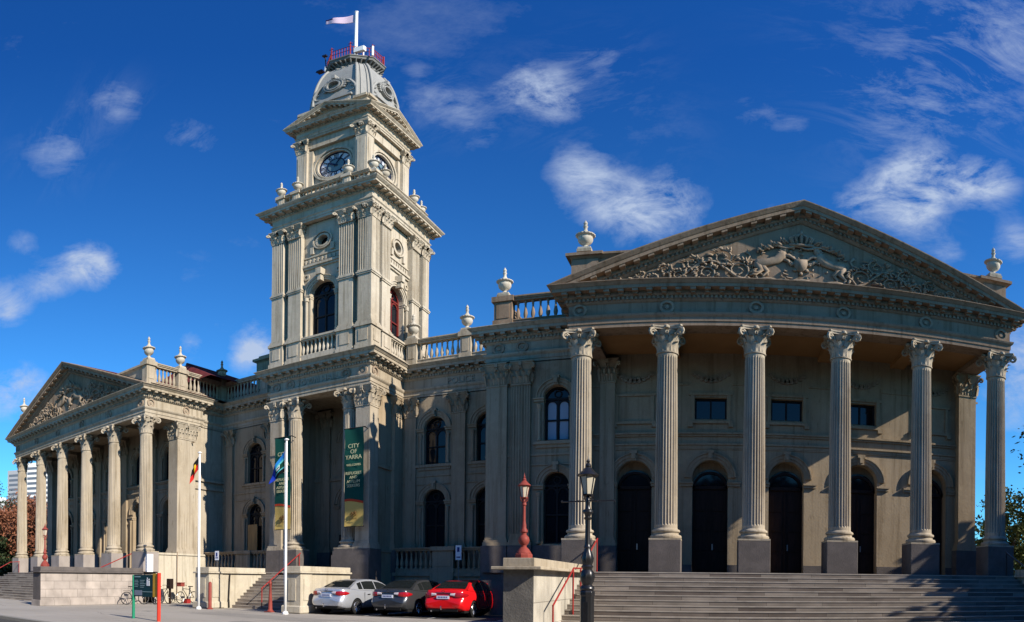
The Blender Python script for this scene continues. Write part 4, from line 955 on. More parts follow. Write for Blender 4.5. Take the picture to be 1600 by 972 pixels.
for k in range(4):
    xf = facing(TCX, TCY, k, HC - .38)
    for u in (-HC + .33, HC - .33):
        q = MB(); b0 = 0
        for v in csq.v: q.v.append(tuple(xf(u + v[0] * .96, max(-.1, .13 - v[1]), zk1 + v[2] * .98)))
        q.f += [[i + b0 for i in f_] for f_ in csq.f]
        obj('capital', q, M['stucco_tower'], KO)
    # dial
    d = MB(xf); r = 1.02; d.poly([(r * cos(2 * pi * i / 40), -.14, 26.62 + r * sin(2 * pi * i / 40)) for i in range(40)]); D = obj('clock_face', d, M['dial'], TH, fix=False)
    d = MB(xf); d.poly([(.52 * cos(2 * pi * i / 32), -.130, 26.62 + .52 * sin(2 * pi * i / 32)) for i in range(32)]); obj('dial_centre', d, M['dial_in'], D, fix=False)
    d = MB(xf); ring(d, 0, 26.62, .50, .56, -.14, -.11, 0, 2 * pi, 32); ring(d, 0, 26.62, .95, 1.02, -.14, -.08, 0, 2 * pi, 36)
    for hr, txt in enumerate(('XII', 'I', 'II', 'III', 'IIII', 'V', 'VI', 'VII', 'VIII', 'IX', 'X', 'XI')):
        th = pi / 2 - hr * pi / 6; sp = .085; 
        strokes = []; x = 0
        for ch in txt:
            if ch == 'I': strokes.append(((x, 0), (x, 1))); x += sp
            elif ch == 'V': strokes += [((x - .01, 1), (x + .06, 0)), ((x + .06, 0), (x + .13, 1))]; x += .13 + sp * .5
            else: strokes += [((x - .01, 0), (x + .12, 1)), ((x - .01, 1), (x + .12, 0))]; x += .12 + sp * .6
        wdt = x - sp
        for (p, q2) in strokes:
            P0 = []
            for (u, v) in (p, q2):
                u2 = u - wdt / 2; v2 = .575 + .36 * v; P0.append((u2 * sin(th) + v2 * cos(th), -u2 * cos(th) + v2 * sin(th)))
            dx, dy = P0[1][0] - P0[0][0], P0[1][1] - P0[0][1]; l = sqrt(dx * dx + dy * dy); nx, ny = -dy / l * .021, dx / l * .021
            d.poly([(P0[0][0] + nx, -.118, 26.62 + P0[0][1] + ny), (P0[1][0] + nx, -.118, 26.62 + P0[1][1] + ny), (P0[1][0] - nx, -.118, 26.62 + P0[1][1] - ny), (P0[0][0] - nx, -.118, 26.62 + P0[0][1] - ny)])
    obj('numerals', d, M['blue_black'], D, fix=False)
    for ang, l, w_, oo in ((pi / 2 - (10 + 5 / 60) * pi / 6, .50, .075, -.10), (pi / 2 - 5 / 60 * 2 * pi, .88, .05, -.085)):
        d = MB(xf); ca, sa = cos(ang), sin(ang)
        pts = [(-.15, -w_ / 2), (l * .55, -w_ * .8), (l * .75, -w_ * 1.1), (l, 0), (l * .75, w_ * 1.1), (l * .55, w_ * .8), (-.15, w_ / 2)]
        A = [d.P(a * ca - b * sa, oo, 26.62 + a * sa + b * ca) for a, b in pts]; B = [d.P(a * ca - b * sa, oo + .012, 26.62 + a * sa + b * ca) for a, b in pts]; n = len(pts)
        d.f += [A, B[::-1]] + [[A[i], A[(i + 1) % n], B[(i + 1) % n], B[i]] for i in range(n)]; obj('clock_hand', d, M['blue_black'], D)
# entablature and four pediments over the clocks
t = MB(); E3 = [(-.6, 0), (0, 0), (0, .14), (.04, .15), (.04, .28), (.09, .34), (0, .36), (0, .74), (.08, .80), (.08, .88), (.14, .92), (.42, .94), (.42, 1.05), (.52, 1.16), (.54, 1.20), (-.6, 1.24)]
E3 = [(o + .02, zk2 + z) for o, z in E3]; t.sweep(square(HC), E3, closed=True); t.blocks(square(HC), .16, .08, .09, .15, zk2 + .79, zk2 + .88, 0, closed=True); t.blocks(square(HC), .40, .15, .16, .40, zk2 + .85, zk2 + .94, 0, closed=True)
obj('tower_cornice', t, M['stucco_tower'], TH)
zp = zk2 + 1.20; rise = 1.28; t = MB()
for k in range(4):
    t.xf = facing(TCX, TCY, k, HC); W = HC + .54; s = rise / W
    prof = [(-1.6, 0), (.56, 0), (.56, -.05), (.46, -.16), (.44, -.17), (.44, -.27), (.14, -.27), (.14, -.38), (.04, -.46), (-.1, -.46)]
    for sg in (-1, 1):
        for (o0, t0), (o1, t1) in zip(prof, prof[1:]):
            a = (sg * (W + t0 / s), o0, zp); b = (0, o0, zp + rise + t0); c = (0, o1, zp + rise + t1); d = (sg * (W + t1 / s), o1, zp); t.quad(a, b, c, d)
        u = .1
        while u < W - .46 / s - .2:
            t.box(min(sg * u, sg * (u + .13)), max(sg * u, sg * (u + .13)), .15, .40, zp + rise - s * (u + .13) - .36, zp + rise - s * (u + .13) - .24); u += .32
    t.poly([(-W + .46 / s, .03, zp), (W - .46 / s, .03, zp), (0, .03, zp + rise - .46)])
    for i in range(7): ring(t, -.75 + i * .25, zp + .22 + .05 * (3 - abs(3 - i)), .03, .10, .02, .10, 0, 2 * pi, 7)
obj('tower_pediment', t, M['stucco_tower'], TH)
# attic plinth under the dome
zd = 31.75; t = MB(); hA = 2.02
t.sweep(square(hA), [(-1.2, zp - .1), (.02, zp - .1), (.02, zd - .32), (.06, zd - .30), (.14, zd - .22), (.17, zd - .18), (.17, zd - .1), (-1.2, zd - .05)], closed=True)
for k in range(4):
    t.xf = facing(TCX, TCY, k, hA)
    for s in (-1, 1): a, b = sorted((s * (hA + .04), s * (hA - .62))); t.box(a, b, 0, .06, zp, zd - .32); t.box(a - .05, b + .05, 0, .22, zd - .2, zd + .02)
    for i in range(5): t.box(-1.2 + i * .5, -.98 + i * .5, .0, .12, zd - .12, zd + .08)
obj('dome_base', t, M['stucco_tower'], TH)
# dome: square with canted corners, curved outline, ribs
zt = 36.35; Zs = [zd - .1 + (zt - zd + .1) * i / 14 for i in range(15)]
def da(z): q = max(0, min(1, (z - zd) / (zt - zd))); return .62 + 1.30 * sqrt(1 - (.88 * q) ** 2)
d = MB(); rings = []
def plan(a, c): return [(-a + c, -a), (a - c, -a), (a, -a + c), (a, a - c), (a - c, a), (-a + c, a), (-a, a - c), (-a, -a + c)]
for z in Zs: a = da(z); rings.append([d.P(TCX + x, TCY + y, z) for x, y in plan(a, a * .30)])
for A, B in zip(rings, rings[1:]):
    for i in range(8): d.f.append([A[i], A[(i + 1) % 8], B[(i + 1) % 8], B[i]])
DO = obj('dome', d, M['lead'], TH, smooth=True)
rb = MB()
for i in range(8):
    pts = []
    for z in Zs: a = da(z); x, y = plan(a, a * .30)[i]; pts.append((TCX + x * 1.012, TCY + y * 1.012, z))
    rb.tube(pts, .085, 6)
for i in (1, 3, 5, 7):
    for tt in (.28, .72):
        pts = []
        for z in Zs: a = da(z); P = plan(a, a * .30); p, q_ = P[i], P[(i + 1) % 8]; pts.append((TCX + (p[0] + (q_[0] - p[0]) * tt) * 1.01, TCY + (p[1] + (q_[1] - p[1]) * tt) * 1.01, z))
        rb.tube(pts, .035, 5)
obj('rib', rb, M['lead'], DO, smooth='all')
for k in range(4):      # round dormers with scrolled frames
    a = da(33.6); xf = facing(TCX, TCY, k, a - .25); q = MB(xf); zc = 33.75
    ring(q, 0, zc, .36, .44, -.2, .50, 0, 2 * pi, 24); ring(q, 0, zc, .44, .54, -.3, .42, 0, 2 * pi, 24); ring(q, 0, zc, .54, .59, -.3, .47, 0, 2 * pi, 24)
    for i in range(15): th = -.5 + (pi + 1.0) * i / 14; ring(q, .67 * cos(th), zc + .67 * sin(th), .0, .09, .1, .40, 0, 2 * pi, 7)
    q.box(-1.12, 1.12, -.2, .50, zd + .55, zd + .72); q.box(-1.0, 1.0, -.2, .40, zd + .10, zd + .55); q.box(-.12, .12, 0, .5, zc + .7, zc + 1.05)
    for s in (-1, 1):
        pts = []; rad = []
        for i in range(16): tt = i / 15; th = pi / 2 + s * 0 - tt * 3.6; rr = .34 * (1 - .6 * tt); pts.append(xf(s * (1.0 + rr * cos(th) * 1), .32, zc - .75 + rr * sin(th))); rad.append(.075 * (1 - .4 * tt))
        q2 = MB(); q2.tube(pts, rad, 6); q.merge(q2) if False else q.__dict__; b0 = len(q.v); q.v += q2.v; q.f += [[j + b0 for j in f_] for f_ in q2.f]
        pts = [xf(s * u, .34, z) for u, z in ((.72, zc + .35), (.95, zc + .15), (1.12, zc - .15), (1.28, zc - .5), (1.30, zc - .85))]; q2 = MB(); q2.tube(pts, [.06, .09, .10, .09, .05], 6); b0 = len(q.v); q.v += q2.v; q.f += [[j + b0 for j in f_] for f_ in q2.f]
    dm = obj('dormer', q, M['lead'], DO, smooth=True); g = MB(xf); g.poly([(.37 * cos(2 * pi * i / 20), .1, zc + .37 * sin(2 * pi * i / 20)) for i in range(20)]); g2 = obj('dormer_opening', g, M['dark_frame'], DO, fix=False)
# ornament round the neck, the bracketed lookout platform and its red railing
q = MB()
for i in range(24): a = 2 * pi * i / 24; q.tube([(TCX + 1.25 * cos(a), TCY + 1.25 * sin(a), zt - .35), (TCX + 1.38 * cos(a + .06), TCY + 1.38 * sin(a + .06), zt - .12), (TCX + 1.2 * cos(a + .13), TCY + 1.2 * sin(a + .13), zt - .05)], [.06, .09, .05], 5)
q.lathe([(1.05, zt - .5), (1.25, zt - .3), (1.2, zt - .1), (1.1, zt)], TCX, TCY, 8); obj('neck_ornament', q, M['lead'], DO)
def octo(r, rot=pi / 8): return [(TCX + r * cos(rot + i * pi / 4), TCY + r * sin(rot + i * pi / 4)) for i in range(8)]
q = MB(); L8 = []
for r, z in ((1.05, zt - .05), (1.12, zt + .12), (1.22, zt + .3), (1.24, zt + .55), (1.56, zt + .62), (1.60, zt + .80), (1.66, zt + .84), (1.66, zt + .94), (.0, zt + .95)): L8.append([q.P(*p, z) for p in octo(max(r, .01))])
for A, B in zip(L8, L8[1:]):
    for i in range(8): q.f.append([A[i], A[(i + 1) % 8], B[(i + 1) % 8], B[i]])
for i in range(32): a = 2 * pi * i / 32; x, y = cos(a), sin(a); q.tube([(TCX + 1.15 * x, TCY + 1.15 * y, zt + .28), (TCX + 1.5 * x, TCY + 1.5 * y, zt + .6)], .055, 4)
LP_ = obj('lookout_platform', q, mat('weathered_bracket', (.16, .16, .15), .8), TH)
q = MB(); zr2 = zt + .95; pts = octo(1.52)
for hgt in (.12, .62, 1.05): q.tube([(x, y, zr2 + hgt) for x, y in pts], .028, 5, closed=True)
for i in range(8):
    a, b = Vector(pts[i]), Vector(pts[(i + 1) % 8]); q.tube([(a.x, a.y, zr2), (a.x, a.y, zr2 + 1.2)], .04, 5)
    for j in range(1, 7): p = a + (b - a) * j / 7; q.tube([(p.x, p.y, zr2 + .02), (p.x, p.y, zr2 + 1.05)], .018, 4)
for x, y in (pts[5], pts[7], pts[6]): q.tube([(x, y, zr2 + 1.2), (x, y, zr2 + 1.55)], .03, 5); q.tube([(x - .13, y, zr2 + 1.36), (x + .13, y, zr2 + 1.36)], .03, 5)
obj('lookout_railing', q, M['red'], LP_)
q = MB(); q.box(TCX + .75, TCX + 1.35, TCY - 1.35, TCY - 1.1, zr2 + .25, zr2 + .75); q.box(TCX - 1.75, TCX - 1.55, TCY - .4, TCY - .1, zr2 + .35, zr2 + .95); q.tube([(TCX + 1.62, TCY - .9, zr2 - .2), (TCX + 1.62, TCY - .9, zr2 + .9)], .06, 6); obj('floodlight', q, M['white'], LP_)
q = MB(); q.box(TCX - 1.90, TCX - 1.55, TCY - .95, TCY - .65, zr2 - .10, zr2 + .08); q.tube([(TCX - 1.5, TCY - .9, zr2), (TCX - 1.95, TCY - .9, zr2 - .05)], .05, 5); q.tube([(TCX - 1.2, TCY - 1.0, zr2 - .05), (TCX - 1.22, TCY - 1.1, zr2 + 1.4)], .035, 5); q.box(TCX - 1.35, TCX - 1.1, TCY - 1.2, TCY - 1.0, zr2 + 1.2, zr2 + 1.35); obj('loudspeaker', q, M['black'], LP_)
q = MB(); zpt = 44.6; q.tube([(TCX, TCY, zt + .9), (TCX, TCY, zpt)], [.115, .085], 10); q.lathe([(.02, 0), (.11, .05), (.12, .12), (.02, .2)], TCX, TCY, 8, z=zpt - .02); q.tube([(TCX + .42, TCY + .1, zt + .95), (TCX + .42, TCY + .1, zt + 3.1)], .045, 6)
obj('tower_flagpole', q, M['white'], TH, smooth=True)
# ------------------------------------------------------------------ ground
def sheet(name, x0, x1, y0, y1, z, m, **k):
    q = MB(); q.quad((x0, y0, z), (x1, y0, z), (x1, y1, z), (x0, y1, z)); o = obj(name, q, M[m], fix=False); return tag(o, kind='structure')
sheet('ground', -1200, 1200, -600, 1500, -.12, 'asphalt')
q = MB(); q.box(-160, 90, 9.9, 62, -.5, 0); tag(obj('footpath', q, M['ground'], bevel=.02), kind='structure')
q = MB(); q.box(-160, 90, 9.72, 9.898, -.5, .004); tag(obj('kerb', q, M['kerb'], bevel=.02), kind='structure')
sheet('parking_bay', -15.7, -5.3, 20.9, 27.14, .004, 'asphalt')
q = MB()
for x in (-13.1, -10.3, -7.5): q.quad((x, 21.0, .008), (x + .09, 21.0, .008), (x + .09, 26.9, .008), (x, 26.9, .008))
tag(obj('bay_line', q, mat('road_paint', (.55, .54, .5), .8), fix=False), kind='structure')
q = MB()
for k in range(40): x = -60 + k * 2.0; q.quad((x, 9.95, .003), (x + .015, 9.95, .003), (x + .015, 20.5, .003), (x, 20.5, .003))
for y in (12.2, 14.6, 17.0, 19.4): q.quad((-60, y, .003), (20, y, .003), (20, y + .015, .003), (-60, y + .015, .003))
tag(obj('paving_joint', q, mat('joint', (.25, .23, .20), .9), fix=False), kind='structure')

for x, y, w_, lab in ((-14.2, 15.2, .7, 'square iron utility cover set in the footpath in front of the silver car'), (-21.2, 16.8, .5, 'small iron utility cover set in the footpath near the left flagpole')):
    q = MB(); q.box(x - w_ / 2, x + w_ / 2, y - w_ / 2, y + w_ / 2, -.05, .006); tag(obj('utility_cover', q, M['kerb']), lab, 'cover')
q = MB()
for k in range(26):
    x0 = -30 + k * 1.3 + rnd.uniform(-.5, .5); y0 = rnd.uniform(10.5, 19.5); a = rnd.uniform(-.5, .5); pts = [(x0 + i * .35 * cos(a) + rnd.uniform(-.05, .05), y0 + i * .35 * sin(a) + rnd.uniform(-.05, .05)) for i in range(6)]
    for p_, r_ in zip(pts, pts[1:]): q.quad((p_[0], p_[1], .0025), (r_[0], r_[1], .0025), (r_[0], r_[1] + .018, .0025), (p_[0], p_[1] + .018, .0025))
tag(obj('paving_crack', q, M['asphalt'], fix=False), kind='structure')
q = MB(); q.poly([(-19.5, 17.2, .0018), (-12.5, 16.8, .0018), (-12.2, 18.3, .0018), (-19.2, 18.9, .0018)]); tag(obj('paving_patch', q, mat('paving_patch', (.27, .25, .22), .9, noise=[((.22, .205, .185), 3, (1, 1, 1), .4, .7, .8)], bump=.3), fix=False), kind='structure')
# ------------------------------------------------------------------ steps and their flank walls
def steps(label, x0, x1, ytop, n, ris, tr, z1, m='step'):
    q = MB(); z = z1; nz = MB()
    for k in range(n):
        y0 = ytop - k * tr; z = z1 - k * ris
        if k: q.box(x0, x1, y0, y0 + tr + .02, -.02, z)
        else: q.box(x0, x1, y0, y0 + .5, -.02, z - .001)
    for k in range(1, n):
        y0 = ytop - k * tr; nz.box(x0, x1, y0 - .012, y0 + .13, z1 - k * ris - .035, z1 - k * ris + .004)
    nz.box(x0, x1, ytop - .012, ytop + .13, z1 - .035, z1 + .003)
    o = obj('stone_steps', q, M[m]); obj('sunlit_edge', nz, M['sunlit_tread'], o); return tag(o, label, 'steps')  # thin pale strips paint the sunlit look onto the tread edges
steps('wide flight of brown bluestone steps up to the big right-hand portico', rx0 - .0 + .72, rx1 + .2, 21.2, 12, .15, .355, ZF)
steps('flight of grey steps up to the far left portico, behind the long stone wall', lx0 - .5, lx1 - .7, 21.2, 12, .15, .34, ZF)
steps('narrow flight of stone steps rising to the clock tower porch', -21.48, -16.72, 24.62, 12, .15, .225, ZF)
def flank(label, x0, x1, y0, y1, ztop, m, endm=None, pier_=False, capm='stucco', e=.12):
    t = thing('stair_wall', label, 'stone wall', ((x0 + x1) / 2, y0, 0))
    q = MB(); q.box(x0, x1, y0, y1, 0, ztop - .28)
    obj('wall', q, M[m], t)
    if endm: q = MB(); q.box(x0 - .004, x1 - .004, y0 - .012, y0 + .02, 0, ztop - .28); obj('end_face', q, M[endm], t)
    q = MB(); q.box(x0 - .07, x1 + .07, y0 - .07, y1, 0, .30); q.frustum(x0, x1, y0, y1, .30, .31, .0); obj('plinth', q, M[m], t, bevel=.04)
    q = MB(); q.box(x0 - e, x1 + e, y0 - e, y1, ztop - .30, ztop - .22); q.box(x0 - .02, x1 + .02, y0 - .02, y1, ztop - .22, ztop); obj('coping', q, M[capm], t, bevel=.012)
    if pier_:
        q = MB(); w = x1 - x0; q.box(x0 - .03, x1 + .03, y0 - .03, y0 + w, .30, ztop - .30)
        q2 = MB(); q2.box(x0 + .2, x1 - .2, y0 - .06, y0 - .03, .55, ztop - .55); q2.box(x1 + .03, x1 + .06, y0 + .2, y0 + w - .2, .55, ztop - .55); p = obj('end_pier', q, M[m], t)
        obj('raised_panel', q2, M[m], p)
        q = MB(); q.box(x0 - .14, x1 + .14, y0 - .14, y0 + w + .08, 0, .34); obj('base', q, M[m], p, bevel=.05)
    return t
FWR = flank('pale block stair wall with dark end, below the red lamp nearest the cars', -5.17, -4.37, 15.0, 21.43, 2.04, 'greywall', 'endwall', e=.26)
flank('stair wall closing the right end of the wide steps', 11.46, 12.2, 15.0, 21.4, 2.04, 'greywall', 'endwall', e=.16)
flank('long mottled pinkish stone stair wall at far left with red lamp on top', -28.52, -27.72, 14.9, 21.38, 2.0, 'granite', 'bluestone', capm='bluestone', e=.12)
flank('cream stair wall left of the tower steps, beside the shorter white flagpole', -22.4, -21.5, 20.6, 25.4, 2.0, 'cream', None, True, 'cream')
flank('cream stair wall right of the tower steps, beside the silver car', -16.7, -15.9, 20.5, 24.3, 2.0, 'cream', None, True, 'cream')
q = MB(); q.tube([(-21.44, 22.0, 1.75), (-21.42, 21.95, 1.5), (-21.43, 21.9, .5), (-21.36, 21.85, .3), (-21.34, 21.85, .02)], .035, 6)
tag(obj('drain_pipe', q, M['dark_frame']), 'thin dark drain pipe down the cream wall left of the tower steps', 'pipe')
q = MB(); q.tube([(lx1 + .12, 24.0, 3.0), (lx1 + .12, 24.0, .1)], .03, 6)
tag(obj('drain_pipe', q, M['stucco_brown']), 'thin straight pipe on the cream base wall above the bicycles', 'pipe')

# ------------------------------------------------------------------ red handrails
def rail(label, pts, posts, r=.028, m='red'):
    q = MB(); q.tube(pts, r, 6); t = thing('handrail', label, 'handrail', (pts[0][0], pts[0][1], 0)); obj('rail', q, M[m], t)
    for x, y, z0, z1 in posts: p = MB(); p.tube([(x, y, z0), (x, y, z1)], r * .9, 6); obj('post', p, M[m], t)
    return t
def zst(y, ytop=21.2, tr=.355, n=12): 
    k = max(0, min(n, math.ceil((ytop - y) / tr - 1e-6))); return max(0, ZF - .15 * k)
rail('red handrail with a level middle stretch beside the wide steps, by the black lamp', [(-4.1, 15.9, .80), (-4.1, 18.4, 1.86), (-4.08, 19.4, 1.87), (-4.02, 21.9, 3.0)], [(-4.1, 15.92, 0, .82), (-4.1, 18.35, zst(18.35), 1.86), (-4.08, 19.35, zst(19.35), 1.87), (-4.02, 21.85, ZF, 3.0)])
rail('thin red handrail climbing the tower steps between the cream walls', [(-19.3, 21.9, .98), (-19.3, 24.9, 2.78)], [(-19.3, 21.95, .1, 1.0), (-19.3, 24.8, ZF, 2.74)])
rail('red handrail rising behind the long pinkish wall towards the left portico', [(-28.9, 16.6, .95), (-28.9, 21.3, 2.78), (-28.9, 22.6, 3.3)], [(-28.9, 16.65, 0, .95), (-28.9, 21.9, ZF, 3.0)])
rail('short red handrail at the far left edge of the left portico steps', [(-43.3, 17.5, 1.0), (-43.3, 20.6, 2.6), (-43.3, 21.4, 2.65)], [(-43.3, 17.55, 0, 1.0), (-43.3, 21.35, ZF, 2.65)])
rail('dark handrail beside the far right column pedestal', [(10.9, 16.6, .9), (10.9, 21.1, 2.7)], [(10.9, 16.65, 0, .9), (10.9, 21.05, ZF, 2.68)], m='black')

# ------------------------------------------------------------------ lamps
def lantern(t, x, y, z, s, m, n=6):
    """glazed head; z = underside; s = scale (height of glass .42 s)"""
    r0, r1, h = .115 * s, .20 * s, .46 * s
    q = MB(); 
    for i in range(n):
        a = 2 * pi * i / n + pi / n; q.tube([(x + r0 * cos(a), y + r0 * sin(a), z), (x + r1 * cos(a), y + r1 * sin(a), z + h)], .012 * s, 4)
    q.lathe([(r0 + .02 * s, -.03 * s), (r0 + .03 * s, .0), (r0, .015 * s)], x, y, n, z=z) ; q.lathe([(r1 + .02 * s, -.01), (r1 + .07 * s, .02 * s), (r1 + .05 * s, .05 * s), (r1 * .85, .12 * s), (r1 * .5, .20 * s), (.07 * s, .23 * s), (.08 * s, .26 * s), (.06 * s, .31 * s), (.03 * s, .34 * s), (.045 * s, .38 * s), (.02 * s, .44 * s), (.004, .55 * s)], x, y, 12, z=z + h)
    hd = obj('lantern', q, M[m], t, smooth=True)
    g = MB(); A = [g.P(x + (r0 - .004) * cos(2 * pi * i / n + pi / n), y + (r0 - .004) * sin(2 * pi * i / n + pi / n), z + .01) for i in range(n)]; B = [g.P(x + (r1 - .006) * cos(2 * pi * i / n + pi / n), y + (r1 - .006) * sin(2 * pi * i / n + pi / n), z + h - .005) for i in range(n)]
    g.f += [[A[i], A[(i + 1) % n], B[(i + 1) % n], B[i]] for i in range(n)]; obj('glass', g, M['lampglass'], hd, fix=False)
    return hd
def wall_lamp(x, y, z, label):
    t = thing('heritage_lamp', label, 'lamp', (x, y, z), 'red lamps on the stair walls')
    q = MB(); q.lathe([(.24, 0), (.24, .10), (.20, .14)], x, y, 8, z=z); obj('foot', q, M['pink_red'], t, bevel=.005)
    q = MB(); q.lathe([(.20, .14), (.14, .24), (.075, .30), (.075, .34), (.13, .40), (.15, .48), (.13, .56), (.07, .62), (.07, .66), (.10, .69), (.10, .74), (.06, .80), (.065, .86), (.05, .92), (.042, 1.0), (.038, 1.38), (.06, 1.40), (.06, 1.44), (.035, 1.48), (.03, 1.56), (.07, 1.60)], x, y, 16, z=z); obj('post', q, M['pink_red'], t, smooth=True)
    q = MB()
    for i in range(4): a = pi / 4 + i * pi / 2; q.tube([(x + .03 * cos(a), y + .03 * sin(a), z + 1.47), (x + .10 * cos(a), y + .10 * sin(a), z + 1.53), (x + .11 * cos(a), y + .11 * sin(a), z + 1.62)], .012, 4)
    obj('bracket', q, M['pink_red'], t)
    lantern(t, x, y, z + 1.60, .66, 'pink_red'); return t
wall_lamp(-4.78, 15.45, 2.04, 'faded red ornamental lamp on the wall end right of the red car')
wall_lamp(-28.12, 15.35, 2.0, 'faded red ornamental lamp on the long pinkish wall in front of the left portico')
x, y = -2.74, 13.7; t = thing('street_lamp', 'tall black cast-iron street lamp with ladder bar in front of the wide steps', 'street lamp', (x, y, 0))
q = MB(); q.lathe([(.20, 0), (.20, .16), (.175, .20), (.165, .24), (.165, 1.12), (.18, 1.16), (.18, 1.22), (.15, 1.26)], x, y, 8, z=0); q.box(x - .06, x + .06, y - .165, y - .15, .35, 1.0); obj('base', q, M['black'], t, bevel=.006)
q = MB(); q.lathe([(.15, 1.26), (.17, 1.30), (.16, 1.34), (.11, 1.38), (.145, 1.46), (.165, 1.56), (.15, 1.66), (.11, 1.72), (.12, 1.76), (.14, 1.79), (.11, 1.83), (.13, 1.90), (.14, 1.98), (.11, 2.08), (.08, 2.16), (.075, 2.20), (.09, 2.22), (.07, 2.26), (.062, 2.3), (.055, 2.80), (.055, 2.84), (.08, 2.86), (.09, 2.89), (.06, 2.92), (.08, 2.98), (.125, 3.02), (.12, 3.06), (.07, 3.09), (.055, 3.14), (.05, 3.22), (.06, 3.26), (.045, 3.3), (.04, 3.40)], x, y, 20, z=0, mod=lambda a, z: 1 + (.07 * cos(a * 8) if (1.4 < z < 1.7 or 1.85 < z < 2.1) else 0)); obj('post', q, M['black'], t, smooth=True)
q = MB(); q.tube([(x - .60, y, 3.265), (x + .60, y, 3.285)], .017, 6)
for s in (-1, 1): q.lathe([(.005, -.03), (.03, 0), (.005, .03)], x + s * .60, y, 8, z=3.275); q.lathe([(.02, -.02), (.03, 0), (.02, .02)], x + s * .22, y, 8, z=3.275)
obj('ladder_bar', q, M['black'], t)
q = MB()
for i in range(4):
    a = pi / 4 + i * pi / 2; u = Vector((cos(a), sin(a), 0)); q.tube([Vector((x, y, 3.28)) + u * .04, Vector((x, y, 3.33)) + u * .14, Vector((x, y, 3.40)) + u * .14, Vector((x, y, 3.42)) + u * .11], .014, 5)
    q.tube([Vector((x, y, 3.36)) + u * (.10 + .04 * cos(th)) + Vector((0, 0, .04 * sin(th))) for th in [k * .8 for k in range(7)]], .009, 4)
obj('bracket', q, M['black'], t); lantern(t, x, y, 3.42, .92, 'black')

# ------------------------------------------------------------------ flags, poles, banners
def cloth(name, label, mats, fn, colour, ns=22, nt=16, group=None):
    me = bpy.data.meshes.new(name); V = [tuple(fn(i / ns, j / nt)) for i in range(ns + 1) for j in range(nt + 1)]; Fc = []; mi = []
    for i in range(ns):
        for j in range(nt): a = i * (nt + 1) + j; Fc.append((a, a + 1, a + nt + 2, a + nt + 1)); mi.append(colour((i + .5) / ns, (j + .5) / nt))
    cx = V[0]; me.from_pydata([(v[0] - cx[0], v[1] - cx[1], v[2] - cx[2]) for v in V], [], Fc)
    for m in mats: me.materials.append(M[m])
    me.polygons.foreach_set('material_index', mi); me.polygons.foreach_set('use_smooth', [True] * len(me.polygons))
    o = bpy.data.objects.new(name, me); COL.objects.link(o); o.location = cx; s = o.modifiers.new('thickness', 'SOLIDIFY'); s.thickness = .008; return tag(o, label, 'flag')
def flagpole(x, y, h, label):
    t = thing('flagpole', label, 'flagpole', (x, y, 0), 'ground flagpoles'); q = MB(); q.tube([(x, y, 0), (x, y, 2.3), (x, y, h)], [.062, .058, .038], 10); obj('pole', q, M['white'], t, smooth='all')
    q = MB(); q.lathe([(.045, 0), (.10, .03), (.10, .06), (.03, .10)], x, y, 12, z=h - .01); obj('cap', q, M['white'], t, smooth=True)
    q = MB(); q.lathe([(.13, 0), (.13, .05), (.09, .12)], x, y, 12); obj('foot', q, M['white'], t); q = MB(); q.tube([(x - .085, y - .03, 1.2), (x - .055, y - .03, h - .1)], .006, 4); obj('halyard', q, M['white'], t)
fx, fy, fh = -21.45, 19.9, 7.42
flagpole(fx, fy, fh, 'white flagpole with the red and black flag, left of the tower steps')
def f1(s, t):   # hangs almost limp
    return Vector((fx - .05 - .42 * s ** .8 - .05 * t * s, fy - .10 * s + .07 * sin(s * 9 + t * 2) * s, fh - .14 - .62 * t - .62 * s ** 1.15 - .08 * s * t))
def c1(s, t):
    if (s * 1.5 - .72) ** 2 + (t - .5) ** 2 < .27 ** 2: return 2
    return 0 if t < .5 else 1
cloth('flag', 'limp black and red flag with a yellow disc on the left flagpole', ['flag_black', 'flag_red', 'flag_yellow'], f1, c1, 30, 30)
gx, gy, gh = -16.12, 19.8, 7.25
flagpole(gx, gy, gh, 'white flagpole with the blue flag, in front of the left green banner')
def f2(s, t): return Vector((gx - .05 - .72 * s ** .85 - .04 * t, gy - .08 * s + .09 * sin(s * 8 + t * 3) * s, gh - .42 - .92 * t * (1 - .55 * s) - 1.0 * s ** 1.1))
def c2(s, t):
    if s > .62: return 0
    if .30 < s < .50 and .42 < t < .62: return 5 if (s - .4) ** 2 + (t - .52) ** 2 > .004 else 4
    return 1 if t < .30 else (2 if t < .42 else (3 if t < .48 else (4 if t < .72 else 2 if t < .80 else 3)))
cloth('flag', 'drooping blue and green flag with a white emblem on the right flagpole', ['flag_blue', 'flag_sky', 'flag_teal', 'flag_black', 'flag_green', 'sign_white'], f2, c2, 30, 30)
hx, hy, hz = TCX, TCY, 44.35
def f3(s, t): return Vector((hx - .1 - 1.72 * s, hy - .4 * s + .12 * sin(s * 8) * s, hz - 1.10 * t * (1 - .45 * s) + .05 * s - .10 * sin(s * 4)))
cloth('flag', 'pale flag with a dark corner streaming from the pole on top of the dome', ['flag_pale', 'flag_navy'], f3, lambda s, t: 1 if (s > .72 and t < .3) else 0, 24, 10)
